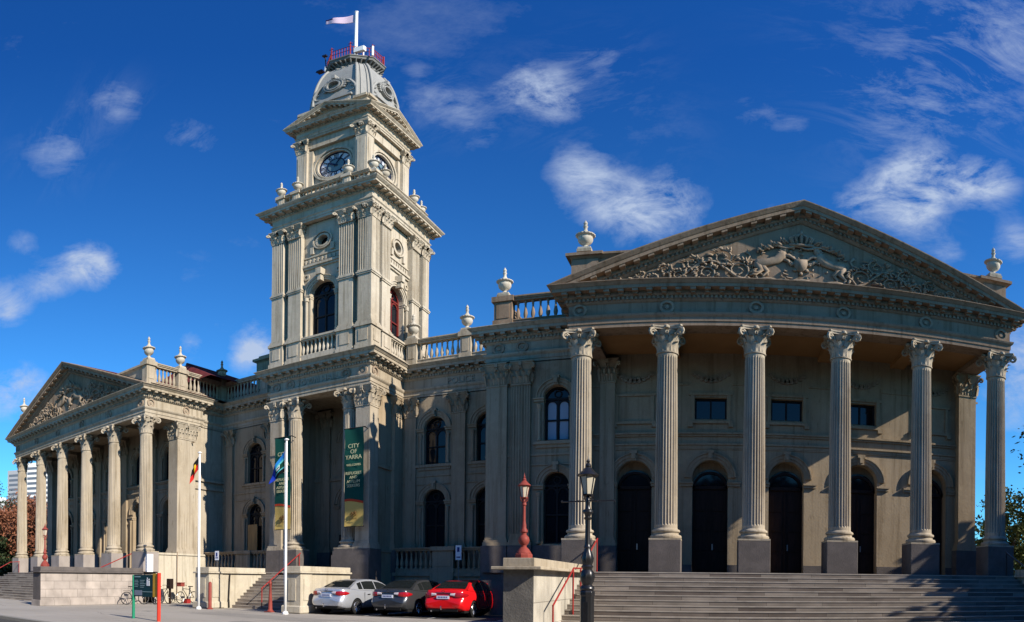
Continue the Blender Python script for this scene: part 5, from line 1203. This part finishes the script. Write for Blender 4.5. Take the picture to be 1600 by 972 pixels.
def banner(x0, x1, y, z0, z1, label):
    t = thing('banner', label, 'banner', ((x0 + x1) / 2, y, z0), 'green and gold banners'); W = x1 - x0; H = z1 - z0; zg = z0 + H * .245
    ns, nt = 8, 30
    def P(u, z): k = (z - z0) / H; return (x0 + W * u + .012 * sin(k * 9), y + .03 * sin(u * 5 + k * 6) * (.4 + k) + .02 * sin(k * 17), z)
    def strip(za, zb, mt, nm, off=0, arc=0):
        q = MB(); n = max(2, int((max(zb, za + .1) - za) / .16)); ids = []
        for j in range(n + 1):
            row = []
            for i in range(ns + 1):
                u = i / ns; lo = za + (arc * sin(pi * (u * .8 + .35)) if za != z0 else 0); hi = zb + (arc * sin(pi * (u * .8 + .35)) if zb != z1 else 0); z = lo + (hi - lo) * j / n; p = P(u, z); row.append(q.P(p[0], p[1] - off, z))
            ids.append(row)
        for a, b in zip(ids, ids[1:]):
            for i in range(ns): q.f.append([a[i], a[i + 1], b[i + 1], b[i]])
        return obj(nm, q, M[mt], t, fix=False, smooth='all')
    A = strip(zg, z1, 'ban_green', 'cloth', 0, .10); strip(z0, zg - .0, 'ban_gold', 'gold_panel', 0, .10); strip(zg - .05, zg + .06, 'ban_red', 'red_band', .012, .10)
    for txt, zz, sz, mt in (('CITY', .795, .29, 'ban_ink'), ('OF', .738, .29, 'ban_ink'), ('YARRA', .680, .29, 'ban_ink'), ('WELCOMES', .610, .15, 'ban_ink'), ('REFUGEES', .522, .20, 'ban_ink'), ('AND', .480, .20, 'ban_ink'), ('ASYLUM', .438, .20, 'ban_ink'), ('SEEKERS', .396, .20, 'ban_ink'), ('YARRA', .068, .13, 'ban_dark')):
        m_ = text_mb(txt, sz, .004); q = MB(); q.merge(m_, Matrix.Translation(((x0 + x1) / 2, y - .055, z0 + H * zz)) @ Matrix.Rotation(pi / 2, 4, 'X')); obj('lettering', q, M[mt], t, fix=False)
    q = MB(); cx, cz = (x0 + x1) / 2, z0 + H * .118
    q.tube([(cx - .18, y - .06, cz - .02), (cx - .05, y - .06, cz + .10), (cx + .03, y - .06, cz - .03), (cx + .14, y - .06, cz + .12), (cx + .17, y - .06, cz - .02), (cx + .02, y - .06, cz - .12)], [.02, .035, .03, .04, .03, .015], 5); q.tube([(cx - .12, y - .06, cz - .10), (cx - .02, y - .06, cz + .02), (cx + .10, y - .06, cz + .18)], [.03, .03, .015], 5); obj('emblem', q, M['ban_dark'], t)
    q = MB(); q.tube([(x0 - .05, y + .02, z1 + .02), (x1 + .08, y + .02, z1 + .02)], .03, 6); q.tube([(x1 + .03, y + .02, z1 + .02), (x1 - .05, TY0 + .05, z1 + .02)], .025, 5); q.tube([(x0 - .03, y + .02, z0), (x1 + .03, y + .02, z0)], .022, 6); obj('bracket', q, M['dark_frame'], t)
banner(-16.32, -15.27, 24.40, 3.95, 8.68, 'green and gold city banner hanging beside the right corner pier of the tower porch')
banner(-20.62, -19.58, 24.40, 3.98, 8.78, 'green and gold city banner behind the white flagpole at the left of the porch')

# ------------------------------------------------------------------ signs, posts, bollards
ga, gb = Vector((-17.75, 13.30)), Vector((-16.10, 13.12))
t = thing('map_sign', 'dark teal council information sign between a green and a red post', 'sign', (ga.x, ga.y, 0))
d = (gb - ga); L = d.length; d = d / L; n = Vector((d.y, -d.x))
def bx(q, t0, t1, w0, w1, z0, z1):
    P = [ga + d * t0 + n * w0, ga + d * t1 + n * w0, ga + d * t1 + n * w1, ga + d * t0 + n * w1]; i0 = [q.P(p.x, p.y, z0) for p in P]; i1 = [q.P(p.x, p.y, z1) for p in P]
    q.f += [i0[::-1], i1] + [[i0[k], i0[(k + 1) % 4], i1[(k + 1) % 4], i1[k]] for k in range(4)]
q = MB(); q.tube([(ga.x, ga.y, 0), (ga.x, ga.y, 1.55)], .055, 10); obj('green_post', q, M['post_green'], t, smooth=True)
q = MB(); q.tube([(gb.x, gb.y, 0), (gb.x, gb.y, 1.62)], .065, 10); obj('red_post', q, M['post_red'], t, smooth=True)
q = MB(); bx(q, .06, L - .36, -.025, .025, .80, 1.56); P_ = obj('panel', q, M['sign_teal'], t); q = MB(); bx(q, L - .34, L - .08, -.03, .03, .80, 1.60); obj('yellow_strip', q, M['sign_yellow'], t)
q = MB(); bx(q, .10, .62, .026, .030, .84, 1.02); obj('map_patch', q, M['sign_grey'], P_)
q = MB(); bx(q, .10, .50, .026, .031, 1.475, 1.505)
for r_ in range(5): bx(q, .10, .32 + .05 * (r_ % 2), .026, .031, 1.14 + r_ * .055, 1.155 + r_ * .055); bx(q, .48, .72 + .06 * (r_ % 3), .026, .031, 1.12 + r_ * .06, 1.135 + r_ * .06)
bx(q, .66, L - .38, .026, .031, .965, .98); obj('text_line', q, M['sign_line'], P_)
q = MB(); bx(q, .92, 1.01, .026, .033, 1.18, 1.40); bx(q, 1.03, 1.11, .026, .033, 1.18, 1.36); bx(q, .94, .99, .026, .033, 1.42, 1.46); bx(q, 1.04, 1.10, .026, .033, 1.38, 1.42); obj('pictogram', q, M['sign_white'], P_)
q = MB(); q.tube([(ga.x + .08, ga.y, 1.56), (ga.x + .15, ga.y - .1, 1.75)], .012, 4) if False else None
t = thing('bollard', 'thick round red post at the corner of the cream wall by the left flagpole', 'bollard', (-21.05, 20.25, 0)); q = MB(); q.lathe([(.10, 0), (.09, .04), (.085, 1.22), (.06, 1.28), (.02, 1.30)], -21.05, 20.25, 12); obj('post', q, M['pink_red'], t, smooth=True); q = MB(); q.lathe([(.15, 0), (.15, .04), (.10, .07)], -21.05, 20.25, 12); obj('foot', q, M['pink_red'], t)
x, y = -17.62, 20.6; t = thing('bollard', 'tapered red iron post with a ball top at the foot of the tower steps', 'bollard', (x, y, 0))
q = MB(); q.lathe([(.15, 0), (.15, .06), (.11, .10), (.10, .14), (.085, .5), (.06, .9), (.05, 1.10), (.07, 1.13), (.05, 1.16), (.085, 1.22), (.085, 1.28), (.04, 1.34), (.01, 1.38)], x, y, 12); obj('post', q, M['pink_red'], t, smooth=True); q = MB(); q.box(x - .19, x + .19, y - .19, y + .19, 0, .03); obj('foot', q, M['pink_red'], t)
def pole_sign(x, y, zt_, h, w, label, pole0=0):
    t = thing('parking_sign', label, 'sign', (x, y, pole0)); q = MB(); q.tube([(x, y, pole0), (x, y, zt_)], .022, 6); obj('pole', q, M['alloy'], t); q = MB(); q.box(x - w / 2, x + w / 2, y - .035, y - .025, zt_ - h, zt_ + .03); p = obj('plate', q, M['ped_white'], t)
    q = MB(); q.box(x - .07, x + .05, y - .039, y - .036, zt_ - .28, zt_ - .06); q.box(x - .10, x + .10, y - .039, y - .036, zt_ - h + .10, zt_ - h + .16); obj('marking', q, M['plate_ink'], p)
pole_sign(-11.5, 26.85, 3.08, .66, .30, 'small white parking sign on a thin pole behind the red car')
pole_sign(-24.6, 24.2, 2.95, .48, .30, 'small white sign on a thin pole behind the cream wall left of the tower')
q = MB(); q.box(lx[-1] + .565, lx[-1] + .59, YA - .02, YA + .52, ZF + .0, ZP - .12); tag(obj('notice_board', q, M['ped_white']), 'blank white notice fixed to the corner pedestal of the left portico', 'notice')
# ------------------------------------------------------------------ bicycles
def bicycle(x, y, rz, label, basket, fm='black'):
    t = thing('bicycle', label, 'bicycle', (x, y, 0), 'parked bicycles', rz)
    def add(nm, q, m, par=t, **k): o = obj(nm, q, M[m], None, local=True, **k); o.parent = par; return o
    for wx in (-.53, .53):
        q = MB(); q.tube([(wx + .33 * cos(a), 0, .35 + .33 * sin(a)) for a in [2 * pi * i / 24 for i in range(24)]], .020, 6, closed=True); w_ = add('wheel', q, 'rubber')
        q = MB(); 
        for i in range(12): a = 2 * pi * i / 12; q.tube([(wx, 0, .35), (wx + .31 * cos(a), 0, .35 + .31 * sin(a))], .004, 3)
        q.tube([(wx + .305 * cos(a), 0, .35 + .305 * sin(a)) for a in [2 * pi * i / 24 for i in range(24)]], .009, 5, closed=True); q.tube([(wx, -.05, .35), (wx, .05, .35)], .025, 6); add('rim', q, 'alloy', w_)
    q = MB(); A, B, C, D = (-.53, 0, .35), (-.08, 0, .32), (-.22, 0, .80), (.36, 0, .86)
    for p, r_ in ((A, B), (A, C), (B, C), (B, D), (C, D)): q.tube([p, r_], .018, 6)
    q.tube([(.34, 0, .95), (.40, 0, .70), (.53, 0, .35)], .018, 6); add('frame', q, fm)
    q = MB(); q.tube([(-.25, 0, .80), (-.27, 0, .96)], .014, 6); q.box(-.40, -.14, -.07, .07, .95, 1.0); add('saddle', q, 'rubber')
    q = MB(); q.tube([(.30, -.28, 1.04), (.33, -.12, 1.06), (.34, 0, 1.04), (.33, .12, 1.06), (.30, .28, 1.04)], .014, 6); q.tube([(.34, 0, .92), (.34, 0, 1.05)], .016, 6); add('handlebar', q, 'black')
    q = MB(); q.lathe([(.09, -.006), (.09, .006)], 0, 0, 12); q.v = [(-.08 + v[0], v[2] - .05, .32 + v[1]) for v in q.v]; q.tube([(-.08, -.06, .32), (.02, -.08, .20)], .01, 5); q.tube([(-.08, .06, .32), (-.18, .08, .44)], .01, 5); add('crank', q, 'alloy')
    if basket: q = MB(); q.box(.36, .66, -.17, .17, .98, 1.20); q.box(.34, .68, -.19, .19, 1.17, 1.21); add('basket', q, 'pink_red')
    else: q = MB(); q.box(-.72, -.32, -.05, .05, .74, .76); add('rack', q, 'black')
bicycle(-26.75, 23.9, R(-88), 'bicycle with a red basket parked against the cream base wall', True)
bicycle(-26.95, 20.3, R(80), 'dark bicycle half hidden behind the red post of the information sign', False)
bicycle(-26.7, 22.0, R(96), 'bicycle half hidden behind the green post of the information sign', False, 'dark_frame')
t = thing('parking_meter', 'dark brown utility post beside the parked bicycles', 'post', (-26.75, 22.6, 0)); q = MB(); q.box(-26.80, -26.70, 22.55, 22.65, 0, .95); obj('post', q, M['timber'], t); q = MB(); q.box(-26.93, -26.57, 22.48, 22.72, .85, 1.42); obj('box', q, M['timber'], t, bevel=.02)
q = MB(); q.tube([(-26.9, 21.6, 0), (-26.9, 21.6, .78), (-26.9, 22.2, .78), (-26.9, 22.2, 0)], .025, 6); tag(obj('bicycle_hoop', q, M['alloy']), 'grey steel bicycle hoop between the bicycles', 'bike rack')
q = MB(); q.box(-26.9, -26.6, 23.75, 24.05, 0, .22); q.frustum(-26.86, -26.64, 23.79, 24.01, .22, .26, .04); tag(obj('wheel_lock_block', q, M['red']), 'small red block on the ground under the bicycle', 'block')
# ------------------------------------------------------------------ cars
import bmesh
def interp(tab, x):
    if x <= tab[0][0]: return tab[0][1]
    for (a, va), (b, vb) in zip(tab, tab[1:]):
        if x <= b: k = (x - a) / (b - a); k = k * k * (3 - 2 * k) * .35 + k * .65; return va + (vb - va) * k
    return tab[-1][1]
WT = [(0, .70), (.05, .765), (.15, .835), (.35, .885), (.8, .905), (2.4, .912), (3.9, .90), (4.35, .86), (4.6, .78), (4.72, .66), (4.8, .50)]
DT = [(0, 1.00), (.08, 1.07), (.25, 1.085), (.75, 1.075), (1.3, 1.02), (2.5, .985), (3.6, .965), (3.9, .955), (4.4, .86), (4.65, .74), (4.8, .60)]
RT = [(.62, 1.075), (.9, 1.20), (1.25, 1.355), (1.55, 1.43), (1.95, 1.468), (2.4, 1.470), (2.8, 1.44), (3.1, 1.36), (3.5, 1.16), (3.92, .955)]
def car_body():
    q = MB(); ys = [0, .03, .08, .15, .25, .4, .6, .85, 1.2, 1.6, 2.0, 2.4, 2.8, 3.2, 3.6, 3.9, 4.15, 4.4, 4.55, 4.66, 4.74, 4.8]
    rows = []
    for y in ys:
        w, zd_ = interp(WT, y), interp(DT, y); zl = .24 if .3 < y < 4.5 else .24 + (.12 * (1 - y / .3) if y <= .3 else .10 * (y - 4.5) / .3)
        sec = [(0, zl), (w * .80, zl), (w * .93, zl + .03), (w * .985, zl + .16), (w * 1.0, .52), (w * .995, .66), (w * .985, .78), (w * .965, .88), (w * .925, zd_ - .035), (w * .86, zd_ - .004), (w * .6, zd_ + .012), (0, zd_ + .02)]
        sec = [(x, min(z, zd_ + .02)) for x, z in sec]
        row = []
        for x, z in sec:
            k = max(0, 1 - y / .45); sh = k * (.0 if z < .62 else min(.13, (z - .62) * .8)) + k * (.05 if z < .36 else 0); row.append((x, y + sh, z))
        full = [(-x, yy, z) for x, yy, z in row[::-1]][:-1] + row; rows.append([q.P(*p) for p in full])
    for a, b in zip(rows, rows[1:]):
        n = len(a)
        for i in range(n): q.f.append([a[i], a[(i + 1) % n], b[(i + 1) % n], b[i]])
    q.f.append(rows[0][::-1]); q.f.append(rows[-1]); return q
def gw(y): return .835 - .02 * abs(y - 2.3)
def gh_pt(y, t):
    """side of the cabin: t 0 at the belt line .. 1 at the roof edge"""
    zb = interp(DT, y) - .015; zr = interp(RT, y); h = max(0, zr - zb); x = gw(y) - .235 * (h / .49) * t ** 1.25; return x, zb + (h - .035 * (h / .49)) * t
def cabin():
    q = MB(); ys = [.64 + (3.90 - .64) * i / 26 for i in range(27)]; rows = []
    for y in ys:
        r_ = [gh_pt(y, t) for t in (0, .2, .4, .6, .8, .95, 1)]; zr = interp(RT, y); x1 = r_[-1][0]; r_ += [(x1 * .93, zr - .008), (x1 * .6, zr + .004), (0, zr + .012)]
        row = [(x, y, z) for x, z in r_]; rows.append([q.P(*p) for p in [(-x, yy, z) for x, yy, z in row[::-1]][:-1] + row])
    for a, b in zip(rows, rows[1:]):
        for i in range(len(a) - 1): q.f.append([a[i], a[i + 1], b[i + 1], b[i]])
    return q
CARP = None
def make_car():
    root = thing('parked_car', '', 'car', (0, 0, 0), 'cars parked nose-in beside the tower')
    def add(nm, q, m, par=root, **k): o = obj(nm, q, m if not isinstance(m, str) else M[m], None, local=True, **k); o.parent = par; return o
    b = add('body', car_body(), 'silver'); sm = b.modifiers.new('s', 'SUBSURF'); sm.levels = 2; cut = MB()
    for wy in (1.02, 3.80): cut.lathe([(.36, -1.2), (.36, 1.2)], 0, 0, 32); k = len(cut.v) - 64; cut.v[k:] = [(v[2], wy + v[0], .335 + v[1]) for v in cut.v[k:]]
    co = obj('cut', cut, M['underbody'], None, local=True); bo = b.modifiers.new('b', 'BOOLEAN'); bo.operation = 'DIFFERENCE'; bo.object = co; bo.solver = 'EXACT'
    dg = bpy.context.evaluated_depsgraph_get(); dg.update(); me = bpy.data.meshes.new_from_object(b.evaluated_get(dg)); b.modifiers.clear(); b.data = me
    me.materials.clear(); me.materials.append(M['silver']); me.polygons.foreach_set('use_smooth', [True] * len(me.polygons)); me.set_sharp_from_angle(angle=R(35)); bpy.data.objects.remove(co)
    c = add('cabin', cabin(), 'silver', b, smooth=True)
    def side(y0, y1, t0=.13, t1=.90, n=8):
        q = MB()
        for s in (-1, 1):
            A = []
            for i in range(n + 1):
                y = y0 + (y1 - y0) * i / n; 
                x, z = gh_pt(y, t0); x2, z2 = gh_pt(y, (t0 + t1) / 2); x3, z3 = gh_pt(y, t1); A.append([q.P(s * (xx + .007), y, zz) for xx, zz in ((x, z), (x2, z2), (x3, z3))])
            for a, bb in zip(A, A[1:]): q.f.append([a[0], a[1], bb[1], bb[0]]); q.f.append([a[1], a[2], bb[2], bb[1]])
        return q
    add('side_window', side(1.22, 1.50), 'car_glass', fix=False); add('side_window', side(1.56, 2.40), 'car_glass', fix=False); add('side_window', side(2.47, 3.38, .13, .88), 'car_glass', fix=False)
    for nm, y0, y1 in (('rear_window', .72, 1.42), ('windscreen', 2.98, 3.80)):
        q = MB(); A = []
        for i in range(9):
            y = y0 + (y1 - y0) * i / 8; x1, _ = gh_pt(y, 1); zr = interp(RT, y); w_ = min(x1 * .92, .70 if nm[0] == 'r' else .72) * (.95 if True else 1)
            A.append([q.P(w_ * u, y - (.012 if nm[0] == 'r' else -.012), zr + .012 + .010 - .006 * abs(u)) for u in (-1, -.5, 0, .5, 1)])
        for a, bb in zip(A, A[1:]):
            for i in range(4): q.f.append([a[i], a[i + 1], bb[i + 1], bb[i]])
        add(nm, q, 'car_glass', fix=False)
    # lamps wrap the rear corners
    def wrap(pts, z0, z1, m, nm, s, bulge=.012):
        q = MB(); A = []
        for (x, y, k) in pts:
            za, zb = z0 + (z1 - z0) * (0.0 + k), z1 - (z1 - z0) * k; A.append([q.P(s * x, y - .012, za), q.P(s * (x + bulge * .3), y - .02, (za + zb) / 2), q.P(s * x, y - .0, zb)])
        for a, bb in zip(A, A[1:]): q.f.append([a[0], a[1], bb[1], bb[0]]); q.f.append([a[1], a[2], bb[2], bb[1]])
        o = add(nm, q, m, fix=False); md = o.modifiers.new('t', 'SOLIDIFY'); md.thickness = .03; md.offset = 0; return o
    for s in (-1, 1):
        l = wrap([(.50, .105, .12), (.60, .112, .05), (.70, .135, .0), (.785, .19, .0), (.835, .27, .05), (.868, .38, .2), (.885, .50, .42)], .80, .97, 'tail', 'tail_light', s)
        l2 = wrap([(.30, .10, .25), (.40, .10, .15), (.495, .105, .05)], .85, .965, 'tail_clear', 'reversing_light', s)
        q = MB(); q.box(s * .90 - .06, s * .90 + .09, 3.25, 3.40, .99, 1.11) if s > 0 else q.box(-.99, -.84, 3.25, 3.40, .99, 1.11); add('mirror', q, 'silver', bevel=.02)
        q = MB()
        for y in (1.72, 2.72): q.box(min(s * .895, s * .93), max(s * .895, s * .93), y, y + .19, .82, .85)
        add('door_handle', q, 'chrome', b, bevel=.005)
        q = MB()
        for y in (1.52, 2.44, 3.36): q.box(min(s * .900, s * .9155), max(s * .900, s * .9155), y, y + .009, .36, .93)
        add('door_gap', q, 'underbody', b)
    q = MB(); q.box(-.34, .34, .085, .105, .945, .985); add('chrome_strip', q, 'chrome', b, bevel=.006); q = MB(); ring(q, 0, 0, .035, .05, 0, .01, 0, 2 * pi, 14); q.v = [(v[0] * 1.4, .085 - v[1], 1.025 + v[2] * .9) for v in q.v]; add('badge', q, 'chrome', b)
    q = MB(); q.box(-.26, .26, .045, .075, .74, .86); add('number_plate', q, 'plate', b); q = MB()
    for i in range(6): q.box(-.20 + i * .068, -.165 + i * .068, .041, .044, .775, .83)
    add('plate_mark', q, 'plate_ink', b)
    q = MB(); q.box(-.62, .62, .03, .10, .26, .36); q.box(-.80, .80, .3, 4.4, .20, .30); add('underbody', q, 'underbody')
    q = MB(); q.tube([(0, .1, .34), (0, -.10, .34), (0, -.11, .42)], .022, 6); q.lathe([(.01, -.03), (.035, 0), (.01, .03)], 0, -.11, 8, z=.45); add('tow_ball', q, 'chrome')
    q = MB(); q.tube([(-.45, .15, .27), (-.45, -.03, .27)], .035, 8); add('exhaust', q, 'chrome')
    for wy in (1.02, 3.80):
        for s in (-1, 1):
            q = MB(); q.lathe([(.20, -.09), (.29, -.105), (.325, -.08), (.330, 0), (.325, .08), (.29, .105), (.20, .09)], 0, 0, 28); q.v = [(s * .80 + v[2], wy + v[0], .33 + v[1]) for v in q.v]; w_ = add('wheel', q, 'rubber', smooth=True)
            q = MB(); q.lathe([(.215, .085), (.205, .095), (.20, .06), (.03, .05), (.06, .075), (.0, .08)], 0, 0, 20, cap=False)
            for i in range(10): a = 2 * pi * i / 10; q.tube([(.05 * cos(a), .05 * sin(a), .075), (.205 * cos(a + .08), .205 * sin(a + .08), .088)], .016, 5)
            q.v = [(s * .80 + s * v[2] * 1.08, wy + v[0], .33 + v[1]) for v in q.v]; add('rim', q, 'alloy', w_, smooth=True)
    q = MB(); q.box(-.78, .78, 4.62, 4.74, .55, .68); add('headlight', q, 'tail_clear')
    return root
CAR = make_car()
def paint(root, m):
    for o in [root] + list(root.children_recursive):
        if o.name.split('.')[0] in ('body', 'cabin', 'mirror'): o.data = o.data.copy(); o.data.materials[0] = M[m]
cars = [((-14.80, 20.75), R(-5), 'silver', 'silver sedan at the left of the three parked cars, by the cream wall'),
        ((-12.15, 21.2), R(-4), 'darkgrey', 'charcoal sedan parked between the silver and the red car'),
        ((-9.88, 21.5), R(-1), 'carred', 'bright red sedan nearest the stair wall with the lamp')]
for i, ((x, y), rz, m, lab) in enumerate(cars):
    o = CAR if i == 0 else copy_tree(CAR); o.location = (x, y, .004); o.rotation_euler = (0, 0, rz); o['label'] = lab
    o['_m'] = m
for o in [o for o in bpy.data.objects if o.name.startswith('parked_car')]: paint(o, o['_m']); del o['_m']

# ------------------------------------------------------------------ trees and the far blocks of flats
def tree(x, y, h, r, lm, label, n=9000, trunk=.25, z0=.25, leafs=.16, seed=1, sparse=.5, name='tree', squash=1.0, group=None):
    rg = random.Random(seed); t = thing(name, label, 'tree', (x, y, 0), group)
    q = MB(); zc = h * z0; q.tube([(x, y, -.2), (x + .1, y, zc * .5), (x - .05, y + .1, zc), (x, y, h * .62)], [trunk, trunk * .8, trunk * .65, trunk * .25], 8)
    cl = []; hh = (h - zc) / 2; cz = zc + hh
    for i in range(46):
        while 1:
            p = Vector((rg.uniform(-1, 1), rg.uniform(-1, 1), rg.uniform(-1, 1)))
            if .25 < p.length < 1: break
        p *= rg.uniform(.8, 1.0); c = Vector((x + p.x * r, y + p.y * r, cz + p.z * hh * squash)); cl.append((c, r * rg.uniform(.13, .30)))
        if i % 3 == 0: q.tube([(x, y, zc + (c.z - zc) * .35), ((x + c.x) / 2, (y + c.y) / 2, (c.z + zc + (c.z - zc) * .35) / 2 + .2), c], [trunk * .35, trunk * .2, .03], 5)
    obj('trunk', q, M['bark'], t)
    c_ = MB()
    for i in range(n):
        c, cr = cl[rg.randrange(len(cl))]; d = Vector((rg.gauss(0, 1), rg.gauss(0, 1), rg.gauss(0, .75))) * cr * sparse
        p = c + d; a = Vector((rg.uniform(-1, 1), rg.uniform(-1, 1), rg.uniform(-.6, .6))).normalized(); b = a.cross(Vector((rg.uniform(-1, 1), rg.uniform(-1, 1), rg.uniform(-1, 1)))).normalized(); s = leafs * rg.uniform(.6, 1.3)
        c_.quad(p - a * s, p + b * s * .6, p + a * s, p - b * s * .6)
    obj('crown', c_, M[lm], t, fix=False); return t
G1 = 'trees beyond the left portico'
for i, (x, y, h, r, lm, lab) in enumerate([(-66.5, 33, 11.2, 4.6, 'leaf_autumn', 'russet autumn tree seen through the gap beside the leftmost portico column'), (-75.5, 34, 10.8, 4.8, 'leaf_autumn', 'russet autumn tree at the left edge of the picture'), (-62, 31.5, 10.4, 3.6, 'leaf_autumn', 'russet autumn tree behind the second portico column from the left'),
        (-70, 30.5, 6.4, 3.4, 'leaf_dark', 'dark bushy tree low in front of the russet trees'), (-63.0, 29.2, 6.0, 3.0, 'leaf_dark', 'dark bushy tree beside the leftmost column base'), (-104, 47, 19, 5.5, 'leaf_dark', 'tall dark tree in front of the white flats')]):
    tree(x, y, h, r, lm, lab, 9000, .3, .18, .18, 11 + i, .9, group=G1)
G2 = 'trees beyond the right portico'
for i, (x, y, h, r, lab) in enumerate([(25.0, 46, 9.9, 4.4, 'olive green tree seen between the last pier and the last column'), (31.4, 50, 10.0, 4.6, 'olive green tree at the right edge beyond the last column'), (27.5, 42, 6.8, 3.8, 'low olive tree beside the last column pedestal'), (22.6, 44, 7.2, 3.0, 'narrow olive tree behind the last pier')]):
    tree(x, y, h, r, 'leaf_olive', lab, 5200, .28, .12, .15, 31 + i, .50, group=G2)
tree(24.1, 34, 14.6, 4.6, 'leaf_dark', 'dark tree whose branch tips enter at the right edge of the sky', 9000, .35, .45, .17, 51, .7)
tree(19.6, 20.8, 9.4, 3.2, 'leaf_dark', 'dark leafy tree right of the wide steps, level with the last column', 26000, .3, .06, .34, 61, 1.1)
tree(20.8, 15.8, 7.6, 3.4, 'leaf_dark', 'lower dark leafy tree right of the wide steps, nearer the road', 24000, .3, .06, .34, 62, 1.1)
for i, (x, y, h, r, lab) in enumerate([(13, .5, 10, 5.0, 'unseen tree added to shade the road, right of the viewer'), (19, 6.0, 10.5, 5.2, 'unseen tree added to shade the road, further right'), (3.5, -5.5, 11, 5.4, 'unseen tree added to shade the road, behind the viewer'), (22, -2, 11, 5.4, 'far unseen tree added for shade, behind and right of the viewer'), (13, -9, 11, 5.4, 'unseen tree added for shade, well behind the viewer')]):
    tree(x, y, h, r, 'leaf_dark', lab, 6000, .3, .28, .42, 71 + i, 1.2, group='unseen trees added to cut ground bounce')  # out-of-view trees added to shade the ground and cut its bounce light
for (x, w_, h, lab) in ((-62, 34, 11.5, 'long unseen terrace added to block low sky, far left of the viewer'), (-24, 38, 13, 'unseen terrace added to block low sky, behind the viewer'), (17, 40, 12, 'unseen terrace added to block low sky, right of the viewer')):  # out-of-view blocks added to hold low sky light off the facade
    t = thing('unseen_terrace', lab, 'building', (x, -17, 0), 'unseen terraces added to block low sky'); q = MB(); q.box(x - w_ / 2, x + w_ / 2, -26, -16, -.1, h); obj('wall', q, M['bluestone'], t); q = MB(); q.box(x - w_ / 2 - .1, x + w_ / 2 + .1, -26.2, -15.8, h, h + .5); obj('parapet', q, M['stucco_wall'], t)
    for i in range(int(w_ / 4)):
        for z in (1.2, 5.0): q = MB(); xx = x - w_ / 2 + 2 + i * 4; q.box(xx - .6, xx + .6, -16.05, -15.95, z, z + 2); obj('window', q, M['glass'], t)
hd = M.setdefault('hedge', M['leaf_dark'])
def flats(x, y, w, d, h, rz, label, m1, m2, fl):
    t = thing('apartment_tower', label, 'building', (x, y, 0), 'blocks of flats far behind the left portico', rz)
    def add(nm, q, m): o = obj(nm, q, m, None, local=True); o.parent = t; return o
    q = MB(); q.box(-w / 2, w / 2, -d / 2, d / 2, 0, h); q.box(-w * .2, w * .1, -d * .2, d * .2, h, h + 3); add('wall', q, m1)
    for k in range(fl):
        z = 2 + k * (h - 3) / fl; q = MB(); q.box(-w / 2 + .8, w / 2 - .8, -d / 2 - .05, -d / 2 + .1, z, z + 1.4); q.box(w / 2 - .1, w / 2 + .05, -d / 2 + .8, d / 2 - .8, z, z + 1.4); add('window_band', q, M['stand_glass'])
    q = MB()
    for i in range(int(w / 3.2)): x0 = -w / 2 + 2.9 + i * 3.2; q.box(x0, x0 + 1.2, -d / 2 - .08, -d / 2 - .02, 1, h - 1)
    add('mullion_wall', q, m1)
    q = MB()
    for k in range(fl): z = 1.6 + k * (h - 3) / fl; q.box(-w / 2 - .02, w / 2 - .4, -d / 2 - .4, -d / 2 - .02, z - .3, z + .1)
    for xx in (-w * .25, w * .22): q.box(xx - 1.2, xx + 1.2, -d / 2 - .9, -d / 2 - .42, 0, h)
    add('balcony', q, m2)
M['stand_glass'] = mat('far_window', (.10, .12, .15), .3)
fw = mat('far_concrete', (.62, .62, .60), .8); fg = mat('far_grey_concrete', (.28, .29, .31), .8)
flats(-408, 180, 46, 26, 56, R(-64), 'low white block of flats at the left edge of the picture', fw, fw, 18)
flats(-330, 172, 30, 20, 64, R(-50), 'tall grey and white block of flats behind the leftmost columns', fg, fw, 22)
flats(-290, 158, 14, 16, 62, R(-50), 'slender white block of flats seen between the second and third columns', fw, fw, 22)
